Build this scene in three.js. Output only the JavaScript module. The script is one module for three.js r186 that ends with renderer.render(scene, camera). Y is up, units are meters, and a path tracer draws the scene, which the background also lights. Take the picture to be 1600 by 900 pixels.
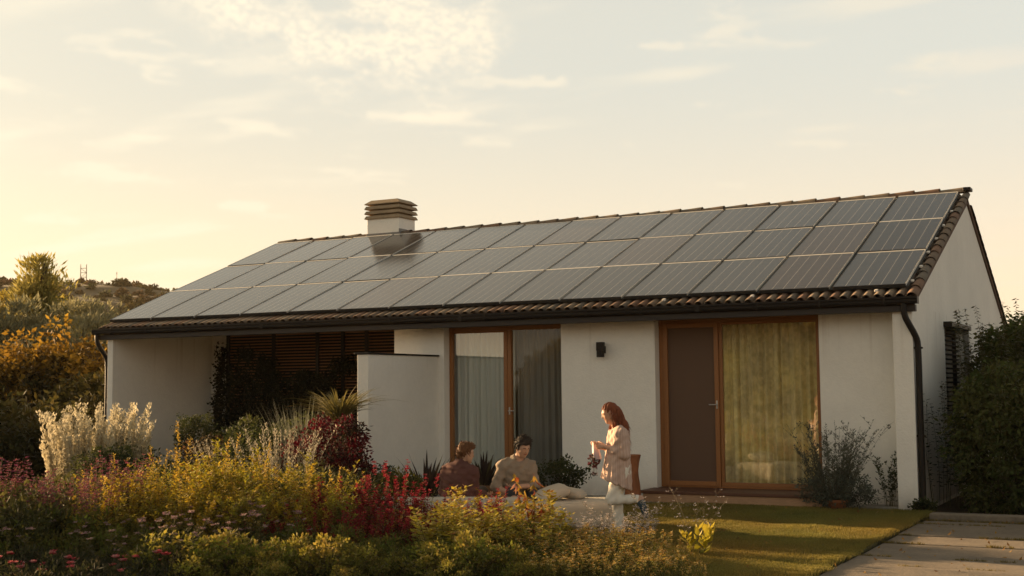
import * as THREE from 'three';
import { mergeGeometries } from 'three/addons/utils/BufferGeometryUtils.js';
import { RoundedBoxGeometry } from 'three/addons/geometries/RoundedBoxGeometry.js';

// ------------------------------------------------------------------ camera, sky, sun, exposure
const scene = new THREE.Scene();
const camera = new THREE.PerspectiveCamera(25.3, 16 / 9, 0.1, 5000);
camera.position.set(17.989, 1.692, 17.9525);
camera.rotation.set(0.07799, 0.48114, -0.01002, 'YXZ');
camera.focus = 16.2; camera.userData.fStop = 5;
scene.add(camera);

function mulberry(a) { return () => { a |= 0; a = a + 0x6D2B79F5 | 0; let t = Math.imul(a ^ a >>> 15, 1 | a); t = t + Math.imul(t ^ t >>> 7, 61 | t) ^ t; return ((t ^ t >>> 14) >>> 0) / 4294967296; }; }
const H2 = (x, y) => { let h = Math.imul(x, 374761393) + Math.imul(y, 668265263) | 0; h = Math.imul(h ^ h >>> 13, 1274126177); return ((h ^ h >>> 16) >>> 0) / 4294967296; };
const sst = (a, b, x) => { const t = Math.min(1, Math.max(0, (x - a) / (b - a))); return t * t * (3 - 2 * t); };
const mix = (a, b, t) => a + (b - a) * t;
const mix3 = (a, b, t) => [a[0] + (b[0] - a[0]) * t, a[1] + (b[1] - a[1]) * t, a[2] + (b[2] - a[2]) * t];
function vnoise(x, y) {
  const xi = Math.floor(x), yi = Math.floor(y), fx = x - xi, fy = y - yi, u = fx * fx * (3 - 2 * fx), v = fy * fy * (3 - 2 * fy);
  return mix(mix(H2(xi, yi), H2(xi + 1, yi), u), mix(H2(xi, yi + 1), H2(xi + 1, yi + 1), u), v);
}
function fbm(x, y, n = 5) { let s = 0, a = 0.5, t = 0; for (let i = 0; i < n; i++) { s += a * vnoise(x, y); t += a; a *= 0.5; x = x * 2.03 + 17.1; y = y * 2.03 + 5.7; } return s / t; }

const SUN_AZ = THREE.MathUtils.degToRad(7), SUN_EL = THREE.MathUtils.degToRad(10.5);
const sunDir = new THREE.Vector3(-Math.cos(SUN_AZ) * Math.cos(SUN_EL), Math.sin(SUN_EL), -Math.sin(SUN_AZ) * Math.cos(SUN_EL));
{
  const SKY = 0.352, W = 4096, H = 2048, data = new Float32Array(W * H * 4);
  const base = (dx, dy, dz) => {
    const e = Math.asin(Math.max(-1, Math.min(1, dy))) * 57.2958, hl = Math.hypot(dx, dz) || 1;
    const ca = (dx * sunDir.x + dz * sunDir.z) / hl / Math.hypot(sunDir.x, sunDir.z);   // 1 towards the sun
    const w = sst(-0.5, 1, ca), w2 = sst(0.45, 1, ca);
    let hor = mix3([0.98, 0.76, 0.52], [0.97, 0.80, 0.54], w);
    hor = mix3(hor, [1.16, 0.92, 0.55], w2 * 0.75);
    const mid = mix3([0.66, 0.685, 0.635], [0.66, 0.65, 0.565], w), zen = mix3([0.055, 0.068, 0.08], [0.66, 0.56, 0.40], sst(0.1, 0.95, ca));
    const ee = Math.max(0, e);
    let c = mix3(hor, mid, sst(0, 15, ee)); c = mix3(c, zen, sst(14, 46, ee));
    const cs = dx * sunDir.x + dy * sunDir.y + dz * sunDir.z, glow = Math.exp((cs - 1) * 9) * 0.5;
    c = [c[0] + glow, c[1] + glow * 0.72, c[2] + glow * 0.34];
    if (e < 0) c = mix3(c, [0.16, 0.13, 0.09], sst(0, 4, -e));
    return c;
  };
  const inPatch = (az, e) => {          // mackerel field high in front of the house
    const x = (az - 36.0) / 8.6, y = (e - 17.8) / 5.2, wob = fbm(az * 0.55, e * 0.7, 4) - 0.5;
    const d = Math.hypot(x + wob * 0.5 + (17.6 - e) * 0.08, y + wob * 0.9);
    return 1 - sst(0.55, 1.12, d);
  };
  for (let j = 0; j < H; j++) {
    const el = ((j + 0.5) / H - 0.5) * Math.PI, cy = Math.cos(el), dy = Math.sin(el);
    for (let i = 0; i < W; i++) {
      const a = ((i + 0.5) / W - 0.5) * 2 * Math.PI, dx = Math.cos(a) * cy, dz = Math.sin(a) * cy;
      const c = base(dx, dy, dz);
      if (dy > 0.005) {
        const az = Math.atan2(-dx, -dz) * 57.2958, e = el * 57.2958;
        const s = 1 / (dy + 0.09), px = dx * s, pz = dz * s;
        let k = sst(0.56, 0.82, fbm(px * 1.7 + 3.1 + pz * 0.5, pz * 4.2 - 2.4, 6)) * 0.5 * sst(0, 0.05, dy) * sst(0.66, 0.4, dy);   // thin streaks
        k += sst(0.63, 0.8, fbm(az * 0.24 + 7.3 + 0.8 * fbm(az * 0.9, e * 1.4, 3), e * 1.15 + 1.7 - az * 0.05, 7)) * 0.5 * sst(3, 7, e) * sst(26, 17, e);
        const m = inPatch(az, e);
        if (m > 0) {
          const rx = az * 2.7 + e * 1.1, ry = e * 5.6 - az * 0.9, wx = fbm(rx * 0.5, ry * 0.4, 3) * 2.6;
          const cell = vnoise(rx * 1.05 + wx, ry * 0.9 + wx * 0.7) * 0.5 + vnoise(rx * 2.3 + wx, ry * 1.9) * 0.5;
          const broad = sst(0.26, 0.6, fbm(az * 0.5 + 11, e * 1.0, 4));
          k = Math.max(k, m * broad * (0.4 + 0.62 * sst(0.28, 0.68, cell)));
        }
        k = Math.min(1, k) * 0.9;
        const w = sst(-0.6, 1, (dx * sunDir.x + dz * sunDir.z));
        const lit = mix3([0.60, 0.55, 0.46], [1.06, 0.93, 0.70], w);
        c[0] = mix(c[0], Math.max(c[0], lit[0]), k); c[1] = mix(c[1], Math.max(c[1], lit[1]), k); c[2] = mix(c[2], Math.max(c[2], lit[2]), k);
      }
      const o = (j * W + i) * 4; data[o] = c[0] * SKY; data[o + 1] = c[1] * SKY; data[o + 2] = c[2] * SKY; data[o + 3] = 1;
    }
  }
  const t = new THREE.DataTexture(data, W, H, THREE.RGBAFormat, THREE.FloatType);
  t.mapping = THREE.EquirectangularReflectionMapping; t.magFilter = THREE.LinearFilter; t.minFilter = THREE.LinearFilter; t.wrapS = THREE.RepeatWrapping; t.needsUpdate = true;
  scene.background = t; scene.environment = t;
}
const sun = new THREE.DirectionalLight(new THREE.Color().setRGB(1.0, 0.66, 0.34), 5.0);
sun.position.copy(sunDir).multiplyScalar(60).add(new THREE.Vector3(10, 0, 3)); sun.target.position.set(10, 0, 3);
sun.castShadow = true; sun.shadow.mapSize.set(4096, 4096); sun.shadow.radius = 1.6;
Object.assign(sun.shadow.camera, { left: -40, right: 40, top: 40, bottom: -40, near: 1, far: 200 });
scene.add(sun, sun.target);
const renderer = new THREE.WebGLRenderer({ antialias: true });
renderer.toneMapping = THREE.LinearToneMapping; renderer.toneMappingExposure = 3.25;
renderer.shadowMap.enabled = true; renderer.shadowMap.type = THREE.PCFSoftShadowMap;

// ------------------------------------------------------------------ helpers
const used = {};
function numbered(n) { const k = used[n] = (used[n] ?? -1) + 1; return k ? `${n}_${String(k).padStart(3, '0')}` : n; }
function tag(o, label, category, group, kind) { o.userData = { label, category }; if (group) o.userData.group = group; if (kind) o.userData.kind = kind; return o; }
function thing(name, label, category, pos = [0, 0, 0], turn = 0, group) {
  const o = new THREE.Group(); o.name = numbered(name); o.position.set(...pos); o.rotation.y = turn; scene.add(o);
  return tag(o, label, category, group);
}
function part(name, geo, mat, parent, kind) {
  const m = new THREE.Mesh(Array.isArray(geo) ? merge(geo) : geo, mat); m.name = name; m.castShadow = m.receiveShadow = true; parent.add(m);
  if (kind) m.userData.kind = kind; return m;
}
function struct(name, geo, mat) { const m = part(name, geo, mat, scene); m.name = numbered(name); m.userData = { kind: 'structure' }; return m; }
function copyOf(src, label, group, pos, turn = 0, s = 1) {
  const o = src.clone(); o.name = numbered(src.name.replace(/_\d{3}$/, '')); o.position.set(...pos); o.rotation.y = turn;
  if (Array.isArray(s)) o.scale.set(...s); else o.scale.setScalar(s);
  o.userData = { ...src.userData, label }; if (group) o.userData.group = group; scene.add(o); return o;
}
function merge(list) {
  const any = list.some((g) => g.index), all = any ? list.map((g) => g.index ? g.toNonIndexed() : g) : list;
  for (const g of all) { for (const k of Object.keys(g.attributes)) if (!['position', 'normal', 'uv', 'color'].includes(k)) g.deleteAttribute(k); }
  return mergeGeometries(all);
}
function worldUV(g) {      // uv in metres by the dominant direction of each face
  if (g.index) g = g.toNonIndexed();
  g.computeVertexNormals();
  const p = g.attributes.position, n = g.attributes.normal, uv = new Float32Array(p.count * 2);
  for (let i = 0; i < p.count; i++) {
    const ax = Math.abs(n.getX(i)), ay = Math.abs(n.getY(i)), az = Math.abs(n.getZ(i));
    const [a, b] = ax > ay && ax > az ? [p.getZ(i), p.getY(i)] : ay > az ? [p.getX(i), p.getZ(i)] : [p.getX(i), p.getY(i)];
    uv[2 * i] = a; uv[2 * i + 1] = b;
  }
  g.setAttribute('uv', new THREE.BufferAttribute(uv, 2)); return g;
}
function box(x0, x1, y0, y1, z0, z1) { const g = new THREE.BoxGeometry(x1 - x0, y1 - y0, z1 - z0); g.translate((x0 + x1) / 2, (y0 + y1) / 2, (z0 + z1) / 2); return worldUV(g); }
function rbox(x0, x1, y0, y1, z0, z1, r = 0.008, seg = 2) { const g = new RoundedBoxGeometry(x1 - x0, y1 - y0, z1 - z0, seg, r); g.translate((x0 + x1) / 2, (y0 + y1) / 2, (z0 + z1) / 2); return g; }
function tube(pts, r, sides = 10, seg = 24, tension = 0.5) { return new THREE.TubeGeometry(new THREE.CatmullRomCurve3(pts.map((p) => new THREE.Vector3(...p)), false, 'centripetal', tension), seg, r, sides); }
const rgb = (r, g, b) => new THREE.Color().setRGB(r, g, b);
function mat(c, rough = 0.8, extra = {}) { return new THREE.MeshStandardMaterial({ color: rgb(...c), roughness: rough, ...extra }); }
function noiseTex(size, fn, srgb = false) {
  const d = new Uint8Array(size * size * 4);
  for (let y = 0; y < size; y++) for (let x = 0; x < size; x++) { const c = fn(x / size, y / size), o = (y * size + x) * 4; for (let k = 0; k < 3; k++) d[o + k] = Math.max(0, Math.min(255, c[k] * 255)); d[o + 3] = 255; }
  const t = new THREE.DataTexture(d, size, size); t.wrapS = t.wrapT = THREE.RepeatWrapping; t.magFilter = THREE.LinearFilter; t.minFilter = THREE.LinearMipmapLinearFilter; t.generateMipmaps = true;
  if (srgb) t.colorSpace = THREE.SRGBColorSpace; t.needsUpdate = true; return t;
}
function tileNoise(x, y, f, n = 4) {       // periodic in 1
  let s = 0, a = 0.5, t = 0;
  for (let i = 0; i < n; i++) {
    const X = x * f, Y = y * f, xi = Math.floor(X), yi = Math.floor(Y), fx = X - xi, fy = Y - yi, u = fx * fx * (3 - 2 * fx), v = fy * fy * (3 - 2 * fy);
    const h = (p, q) => H2(((p % f) + f) % f + i * 911, ((q % f) + f) % f + i * 577);
    s += a * mix(mix(h(xi, yi), h(xi + 1, yi), u), mix(h(xi, yi + 1), h(xi + 1, yi + 1), u), v); t += a; a *= 0.55; f *= 2;
  }
  return s / t;
}
function rep(t, sx, sy = sx) { const c = t.clone(); c.repeat.set(1 / sx, 1 / sy); c.needsUpdate = true; return c; }

// many small faces collected into one mesh
class MB {
  constructor() { this.p = []; this.c = []; this.i = []; this.n = 0; }
  v(x, y, z, c) { this.p.push(x, y, z); this.c.push(c[0], c[1], c[2]); return this.n++; }
  leaf(p, d, s, len, wid, c, c2 = c, fold = 0.25) {   // base p, direction d, sideways s (unit vectors): a blade folded along its midrib
    const nx = d[1] * s[2] - d[2] * s[1], ny = d[2] * s[0] - d[0] * s[2], nz = d[0] * s[1] - d[1] * s[0], w = wid / 2, m = 0.45 * len, f = fold * w;
    const a = this.v(p[0], p[1], p[2], c), b = this.v(p[0] + d[0] * m + s[0] * w + nx * f, p[1] + d[1] * m + s[1] * w + ny * f, p[2] + d[2] * m + s[2] * w + nz * f, c);
    const t = this.v(p[0] + d[0] * len, p[1] + d[1] * len, p[2] + d[2] * len, c2), e = this.v(p[0] + d[0] * m - s[0] * w + nx * f, p[1] + d[1] * m - s[1] * w + ny * f, p[2] + d[2] * m - s[2] * w + nz * f, c);
    this.i.push(a, b, t, a, t, e);
  }
  blade(pts, wid, side, c, c2) {                       // a strap of leaf along points, tapering to its tip
    const n = pts.length; let q = null;
    for (let k = 0; k < n; k++) {
      const t = k / (n - 1), w = wid / 2 * (t < 0.3 ? 0.7 + t : 1 - Math.pow((t - 0.3) / 0.7, 2)) + 0.0008, cc = mix3(c, c2, t), P = pts[k];
      const a = this.v(P[0] + side[0] * w, P[1] + side[1] * w, P[2] + side[2] * w, cc), m = this.v(P[0], P[1] - w * 0.5, P[2], cc), b = this.v(P[0] - side[0] * w, P[1] - side[1] * w, P[2] - side[2] * w, cc);
      if (q) this.i.push(q[0], a, m, q[0], m, q[1], q[1], m, b, q[1], b, q[2]);
      q = [a, m, b];
    }
  }
  rod(pts, r0, r1, c, sides = 4) {
    const n = pts.length; let q = null;
    for (let k = 0; k < n; k++) {
      const A = pts[Math.max(0, k - 1)], B = pts[Math.min(n - 1, k + 1)], d = norm([B[0] - A[0], B[1] - A[1], B[2] - A[2]]), s = perp(d), u = cross(d, s), r = mix(r0, r1, k / (n - 1)), ring = [];
      for (let j = 0; j < sides; j++) { const t = j / sides * 6.2832, x = Math.cos(t) * r, y = Math.sin(t) * r; ring.push(this.v(pts[k][0] + s[0] * x + u[0] * y, pts[k][1] + s[1] * x + u[1] * y, pts[k][2] + s[2] * x + u[2] * y, c)); }
      if (q) for (let j = 0; j < sides; j++) { const j2 = (j + 1) % sides; this.i.push(q[j], q[j2], ring[j2], q[j], ring[j2], ring[j]); }
      q = ring;
    }
  }
  geo() {
    const g = new THREE.BufferGeometry(); g.setAttribute('position', new THREE.Float32BufferAttribute(this.p, 3)); g.setAttribute('color', new THREE.Float32BufferAttribute(this.c, 3));
    g.setIndex(this.i); g.computeVertexNormals(); return g;
  }
}
const norm = (a) => { const l = Math.hypot(a[0], a[1], a[2]) || 1; return [a[0] / l, a[1] / l, a[2] / l]; };
const cross = (a, b) => [a[1] * b[2] - a[2] * b[1], a[2] * b[0] - a[0] * b[2], a[0] * b[1] - a[1] * b[0]];
const perp = (d) => norm(Math.abs(d[1]) < 0.9 ? cross(d, [0, 1, 0]) : cross(d, [1, 0, 0]));
const add = (a, b, k = 1) => [a[0] + b[0] * k, a[1] + b[1] * k, a[2] + b[2] * k];
const sub = (a, b) => [a[0] - b[0], a[1] - b[1], a[2] - b[2]];
const dot = (a, b) => a[0] * b[0] + a[1] * b[1] + a[2] * b[2];
const rdir = (R) => { const y = R() * 2 - 1, t = R() * 6.2832, s = Math.sqrt(1 - y * y); return [Math.cos(t) * s, y, Math.sin(t) * s]; };

// ground frame from the camera foot: a metres sideways, d metres along the view
const BED_O = [17.989, 17.9525], BED_F = [-0.4628, -0.8864], BED_R = [0.8864, -0.4628];
const bed = (a, d, y = 0) => [BED_O[0] + BED_F[0] * d + BED_R[0] * a, y, BED_O[1] + BED_F[1] * d + BED_R[1] * a];
const BED_TURN = 0.48114;

// ------------------------------------------------------------------ materials
const texStucco = noiseTex(512, (x, y) => { const v = tileNoise(x, y, 48, 4) * 0.75 + tileNoise(x, y, 10, 3) * 0.25; return [v, v, v]; });
const texStain = noiseTex(1024, (x, y) => {           // 5.4 m square: faint patches, splashes along the foot, runs below the eaves
  const n = tileNoise(x, y, 10, 5), m = y * 5.4, v = 0.95 + 0.12 * (n - 0.5) + 0.05 * (tileNoise(x, y, 110, 2) - 0.5);
  const foot = m < 0.45 ? sst(0.42, 0.0, m) * (0.25 + 0.9 * tileNoise(x, y, 40, 3)) : 0, run = m < 2.75 ? sst(1.7, 2.7, m) * sst(0.6, 0.8, tileNoise(x, y * 0.02, 60, 3)) : 0, k = Math.min(0.5, foot * 0.34 + run * 0.16);
  return [v * (1 - k * 0.85), v * 0.992 * (1 - k), v * 0.975 * (1 - k * 1.12)];
});
const texGrain = noiseTex(512, (x, y) => { const g = tileNoise(x, y * 0.999, 4, 2), v = 0.72 + 0.28 * (0.5 + 0.5 * Math.sin((y * 46 + g * 5) * 6.2832 / 2)) * 0.6 + 0.25 * (tileNoise(x, y, 32, 3) - 0.5); return [v, v * 0.97, v * 0.94]; });
const texConc = noiseTex(512, (x, y) => { const v = 0.72 + 0.42 * (tileNoise(x, y, 6, 6) - 0.5) + 0.25 * (tileNoise(x, y, 90, 2) - 0.5); return [v, v * 0.97, v * 0.92]; });
const texSoil = noiseTex(512, (x, y) => { const v = 0.55 + 0.9 * (tileNoise(x, y, 12, 6) - 0.5); return [v, v * 0.92, v * 0.8]; });
const texTurf = noiseTex(512, (x, y) => { const v = 0.7 + 0.8 * (tileNoise(x, y, 24, 5) - 0.5), w = tileNoise(x, y, 5, 3); return [v * (0.85 + 0.35 * w), v, v * 0.7]; });
const texTile = noiseTex(256, (x, y) => { const v = 0.75 + 0.55 * (tileNoise(x, y, 5, 6) - 0.5), l = sst(0.58, 0.75, tileNoise(x + 0.3, y, 7, 4)); return [mix(v, 0.62, l * 0.6), mix(v, 0.66, l * 0.6), mix(v * 0.98, 0.6, l * 0.6)]; });
const texCloth = noiseTex(256, (x, y) => { const v = 0.5 + 0.25 * Math.sin(x * 6.2832 * 64) + 0.25 * Math.sin(y * 6.2832 * 64) + 0.3 * (tileNoise(x, y, 16, 3) - 0.5); return [v, v, v]; });
const M = {
  wall: mat([0.87, 0.835, 0.765], 0.93, { map: rep(texStain, 5.4), bumpMap: rep(texStucco, 0.9), bumpScale: 0.006 }),
  dark: new THREE.MeshPhysicalMaterial({ color: rgb(0.018, 0.014, 0.012), roughness: 0.5, specularIntensity: 0.4 }),
  darkwood: mat([0.026, 0.018, 0.014], 0.6, { map: rep(texGrain, 1.2, 0.25) }),
  wood: mat([0.35, 0.14, 0.038], 0.5, { map: rep(texGrain, 0.9, 0.12) }),
  slat: mat([0.30, 0.12, 0.05], 0.65),
  deck: mat([0.10, 0.055, 0.035], 0.9), tile: [], steel: mat([0.55, 0.53, 0.5], 0.35, { metalness: 0.9 }),
  conc: mat([0.42, 0.39, 0.34], 0.92, { map: rep(texConc, 1.7), bumpMap: rep(texConc, 1.7), bumpScale: 0.006 }),
  drive: mat([0.25, 0.21, 0.165], 0.95, { map: rep(texConc, 2.3), bumpMap: rep(texConc, 1.1), bumpScale: 0.012 }),
  soil: mat([0.11, 0.075, 0.045], 0.98, { map: rep(texSoil, 1.3), bumpMap: rep(texSoil, 1.3), bumpScale: 0.03 }),
  turf: mat([0.115, 0.098, 0.045], 0.98, { map: rep(texTurf, 1.1), bumpMap: rep(texTurf, 0.5), bumpScale: 0.015 }),
  terracotta: mat([0.38, 0.135, 0.055], 0.85, { map: rep(texTile, 0.4) }),
  louvre: mat([0.46, 0.35, 0.23], 0.9, { map: rep(texConc, 0.8) }),
  leaf: new THREE.MeshPhysicalMaterial({ color: 0xffffff, vertexColors: true, roughness: 0.85, specularIntensity: 0.35, transmission: 0.45, thickness: 0, side: THREE.DoubleSide }),
  petal: new THREE.MeshPhysicalMaterial({ color: 0xffffff, vertexColors: true, roughness: 0.9, specularIntensity: 0.3, transmission: 0.4, thickness: 0, side: THREE.DoubleSide }),
  bark: new THREE.MeshStandardMaterial({ color: 0xffffff, vertexColors: true, roughness: 0.95 }),
  mirrorGlass: new THREE.MeshPhysicalMaterial({ color: 0xffffff, roughness: 0.015, transmission: 1, thickness: 0, ior: 2.33, side: THREE.DoubleSide }),
  glass: new THREE.MeshPhysicalMaterial({ color: 0xffffff, roughness: 0.02, transmission: 1, thickness: 0, ior: 1.5, side: THREE.DoubleSide }),
};
for (const c of [[0.25, 0.175, 0.12], [0.21, 0.15, 0.105], [0.29, 0.22, 0.155], [0.24, 0.14, 0.09], [0.19, 0.155, 0.12]]) M.tile.push(mat(c, 0.88, { map: rep(texTile, 0.5), side: THREE.DoubleSide }));
// ------------------------------------------------------------------ ground, lawn, drive, terrace
{
  const R = 700, g = new THREE.CircleGeometry(R, 96); g.rotateX(-Math.PI / 2); g.translate(0, -0.06, 0);
  struct('ground', worldUV(g), M.soil);
  const soil = new THREE.PlaneGeometry(46, 34, 230, 170); soil.rotateX(-Math.PI / 2);
  const p = soil.attributes.position;
  for (let i = 0; i < p.count; i++) { const x = p.getX(i) - 3.2, z = p.getZ(i) + 4; p.setXYZ(i, x, -0.03 + (x < 14.5 ? 0.05 * (fbm(x * 1.5, z * 1.5, 4) - 0.5) : 0) - (x > 14.4 ? 0.022 : 0) , z); }
  struct('garden_soil', worldUV(soil), M.soil);
  const s = new THREE.Shape([[9.0, -0.7], [12.3, -0.25], [14.95, -0.25], [14.98, -12], [12.6, -12], [12.2, -9.3], [12.4, -7.2], [12.9, -6.2], [12.4, -5.3], [11.2, -4.9], [9.8, -4.8], [9.2, -3]].map((q) => new THREE.Vector2(...q)));
  const lg = new THREE.ExtrudeGeometry(s, { depth: 0.05, bevelEnabled: true, bevelSize: 0.015, bevelThickness: 0.012, bevelSegments: 2, curveSegments: 8 }); lg.rotateX(-Math.PI / 2); lg.translate(0, -0.05, 0);
  struct('lawn', worldUV(lg), M.turf);
  // grass blades on the lawn
  const R1 = mulberry(91), tuft = new MB();
  for (let k = 0; k < 9; k++) { const t = R1() * 6.28, r = R1() * 0.03, d = norm([(R1() - 0.5) * 1.1, 1, (R1() - 0.5) * 1.1]), c = mix3([0.09, 0.085, 0.024], [0.33, 0.25, 0.075], R1()); tuft.leaf([Math.cos(t) * r, 0, Math.sin(t) * r], d, norm([Math.cos(t * 3), 0, Math.sin(t * 3)]), 0.025 + R1() * 0.03, 0.006, c, mix3(c, [0.34, 0.3, 0.08], 0.5)); }
  const spots = [];
  const inside = (x, z) => { const P = s.getPoints(4); let c = false; for (let i = 0, j = P.length - 1; i < P.length; j = i++) { const yi = -P[i].y, yj = -P[j].y; if ((yi > z) !== (yj > z) && x < (P[j].x - P[i].x) * (z - yi) / (yj - yi) + P[i].x) c = !c; } return c; };
  for (let k = 0; k < 90000 && spots.length < 46000; k++) { const x = 10.5 + R1() * 4.55, z = 0.3 + R1() * 9; if (inside(x, z)) spots.push([x, z]); }
  for (let k = 0; k < 2600; k++) { const z = 0.4 + R1() * 9; spots.push([14.92 + R1() * R1() * (0.04 + 0.14 * fbm(z * 2.3, 3, 3)), z]); }
  const im = new THREE.InstancedMesh(tuft.geo(), M.leaf, spots.length), m4 = new THREE.Matrix4(), q = new THREE.Quaternion(), Y = new THREE.Vector3(0, 1, 0);
  spots.forEach(([x, z], k) => { q.setFromAxisAngle(Y, R1() * 6.28); const h = 0.55 + 0.8 * fbm(x * 2, z * 2, 3); m4.compose(new THREE.Vector3(x, 0.008, z), q, new THREE.Vector3(1, h, 1)); im.setMatrixAt(k, m4); const b = 0.7 + 0.6 * fbm(x * 1.2 + 5, z * 1.2, 3), y = fbm(x * 0.8, z * 0.8 + 9, 3); im.setColorAt(k, rgb(b * (0.8 + 0.5 * y), b, b * 0.8)); });
  im.name = 'grass'; im.castShadow = im.receiveShadow = true; tag(im, 'short mown grass of the lawn in front of the doors', 'grass', null, 'stuff'); scene.add(im);

  const R5 = mulberry(404), fallen = new MB();
  for (let k = 0; k < 420; k++) { const x = 11 + R5() * 7.5, z = 0.5 + R5() * 8, on = x < 14.95; const d = norm([R5() - 0.5, (R5() - 0.3) * 0.5, R5() - 0.5]); fallen.leaf([x, on ? 0.035 : 0.008, z], d, norm(cross(d, [0.1, 1, 0.2])), 0.03 + R5() * 0.04, 0.02 + R5() * 0.02, mix3([0.2, 0.09, 0.03], [0.42, 0.25, 0.05], R5()), undefined, 0.6); }
  tag(part('fallen_leaves', fallen.geo(), M.leaf, scene, 'stuff'), 'dry fallen leaves strewn over the lawn and the driveway', 'leaves', null, 'stuff');
  // drive: slabs with joints
  const drive = new THREE.Group(); drive.name = 'driveway'; drive.userData = { kind: 'structure' }; scene.add(drive);
  const zs = [1.14, 1.62, 2.88, 3.66, 4.84, 5.5, 6.7, 7.5, 8.8], xs = [15.02, 17.1, 19.3, 21.6], R2 = mulberry(5);
  for (let i = 0; i + 1 < zs.length; i++) for (let j = 0; j + 1 < xs.length; j++) {
    const o = (i % 2) * 0.0, g1 = rbox(xs[j] + (j ? o : 0), xs[j + 1] - 0.012, -0.09, -0.012 + R2() * 0.012, zs[i] + 0.018 + R2() * 0.012, zs[i + 1] - 0.018, 0.012); 
    const m = part('paving_slab', worldUV(g1), M.drive, drive); m.rotation.z = (R2() - 0.5) * 0.002;
  }
  const kerb = rbox(15.06, 22, -0.06, 0.07, 0.84, 1.06, 0.02); struct('kerb', worldUV(kerb), M.drive);
  // weeds in the joints
  const R3 = mulberry(77), sp = [];
  for (const z of zs) for (let k = 0; k < 420; k++) { const x = 15.0 + R3() * 4.5; if (fbm(x * 1.6, z * 7, 3) > 0.47) sp.push([x, z + (R3() - 0.5) * 0.05]); }
  const im2 = new THREE.InstancedMesh(tuft.geo(), M.leaf, sp.length);
  sp.forEach(([x, z], k) => { q.setFromAxisAngle(Y, R3() * 6.28); m4.compose(new THREE.Vector3(x, -0.02, z), q, new THREE.Vector3(0.8, 0.5 + R3() * 0.5, 0.8)); im2.setMatrixAt(k, m4); im2.setColorAt(k, rgb(0.75, 0.7, 0.6)); });
  im2.name = 'weeds'; tag(im2, 'low weeds growing in the joints of the concrete driveway', 'weeds', null, 'stuff'); scene.add(im2);

  // terrace and plinth strip along the house
  const terr = new THREE.Group(); terr.name = 'terrace'; terr.userData = { kind: 'structure' }; scene.add(terr);
  for (const [x0, x1, z0, z1] of [[7.2, 8.45, 0.12, 1.25], [8.47, 9.75, 0.12, 1.25], [9.77, 11.05, 0.12, 1.25], [11.07, 11.75, 0.34, 1.2]]) part('paving_slab', worldUV(rbox(x0, x1, -0.05, 0.028, z0, z1, 0.008)), M.conc, terr);
  struct('path', worldUV(rbox(7.12, 14.5, -0.05, 0.045, -0.25, 0.1, 0.01)), M.conc);
}
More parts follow.
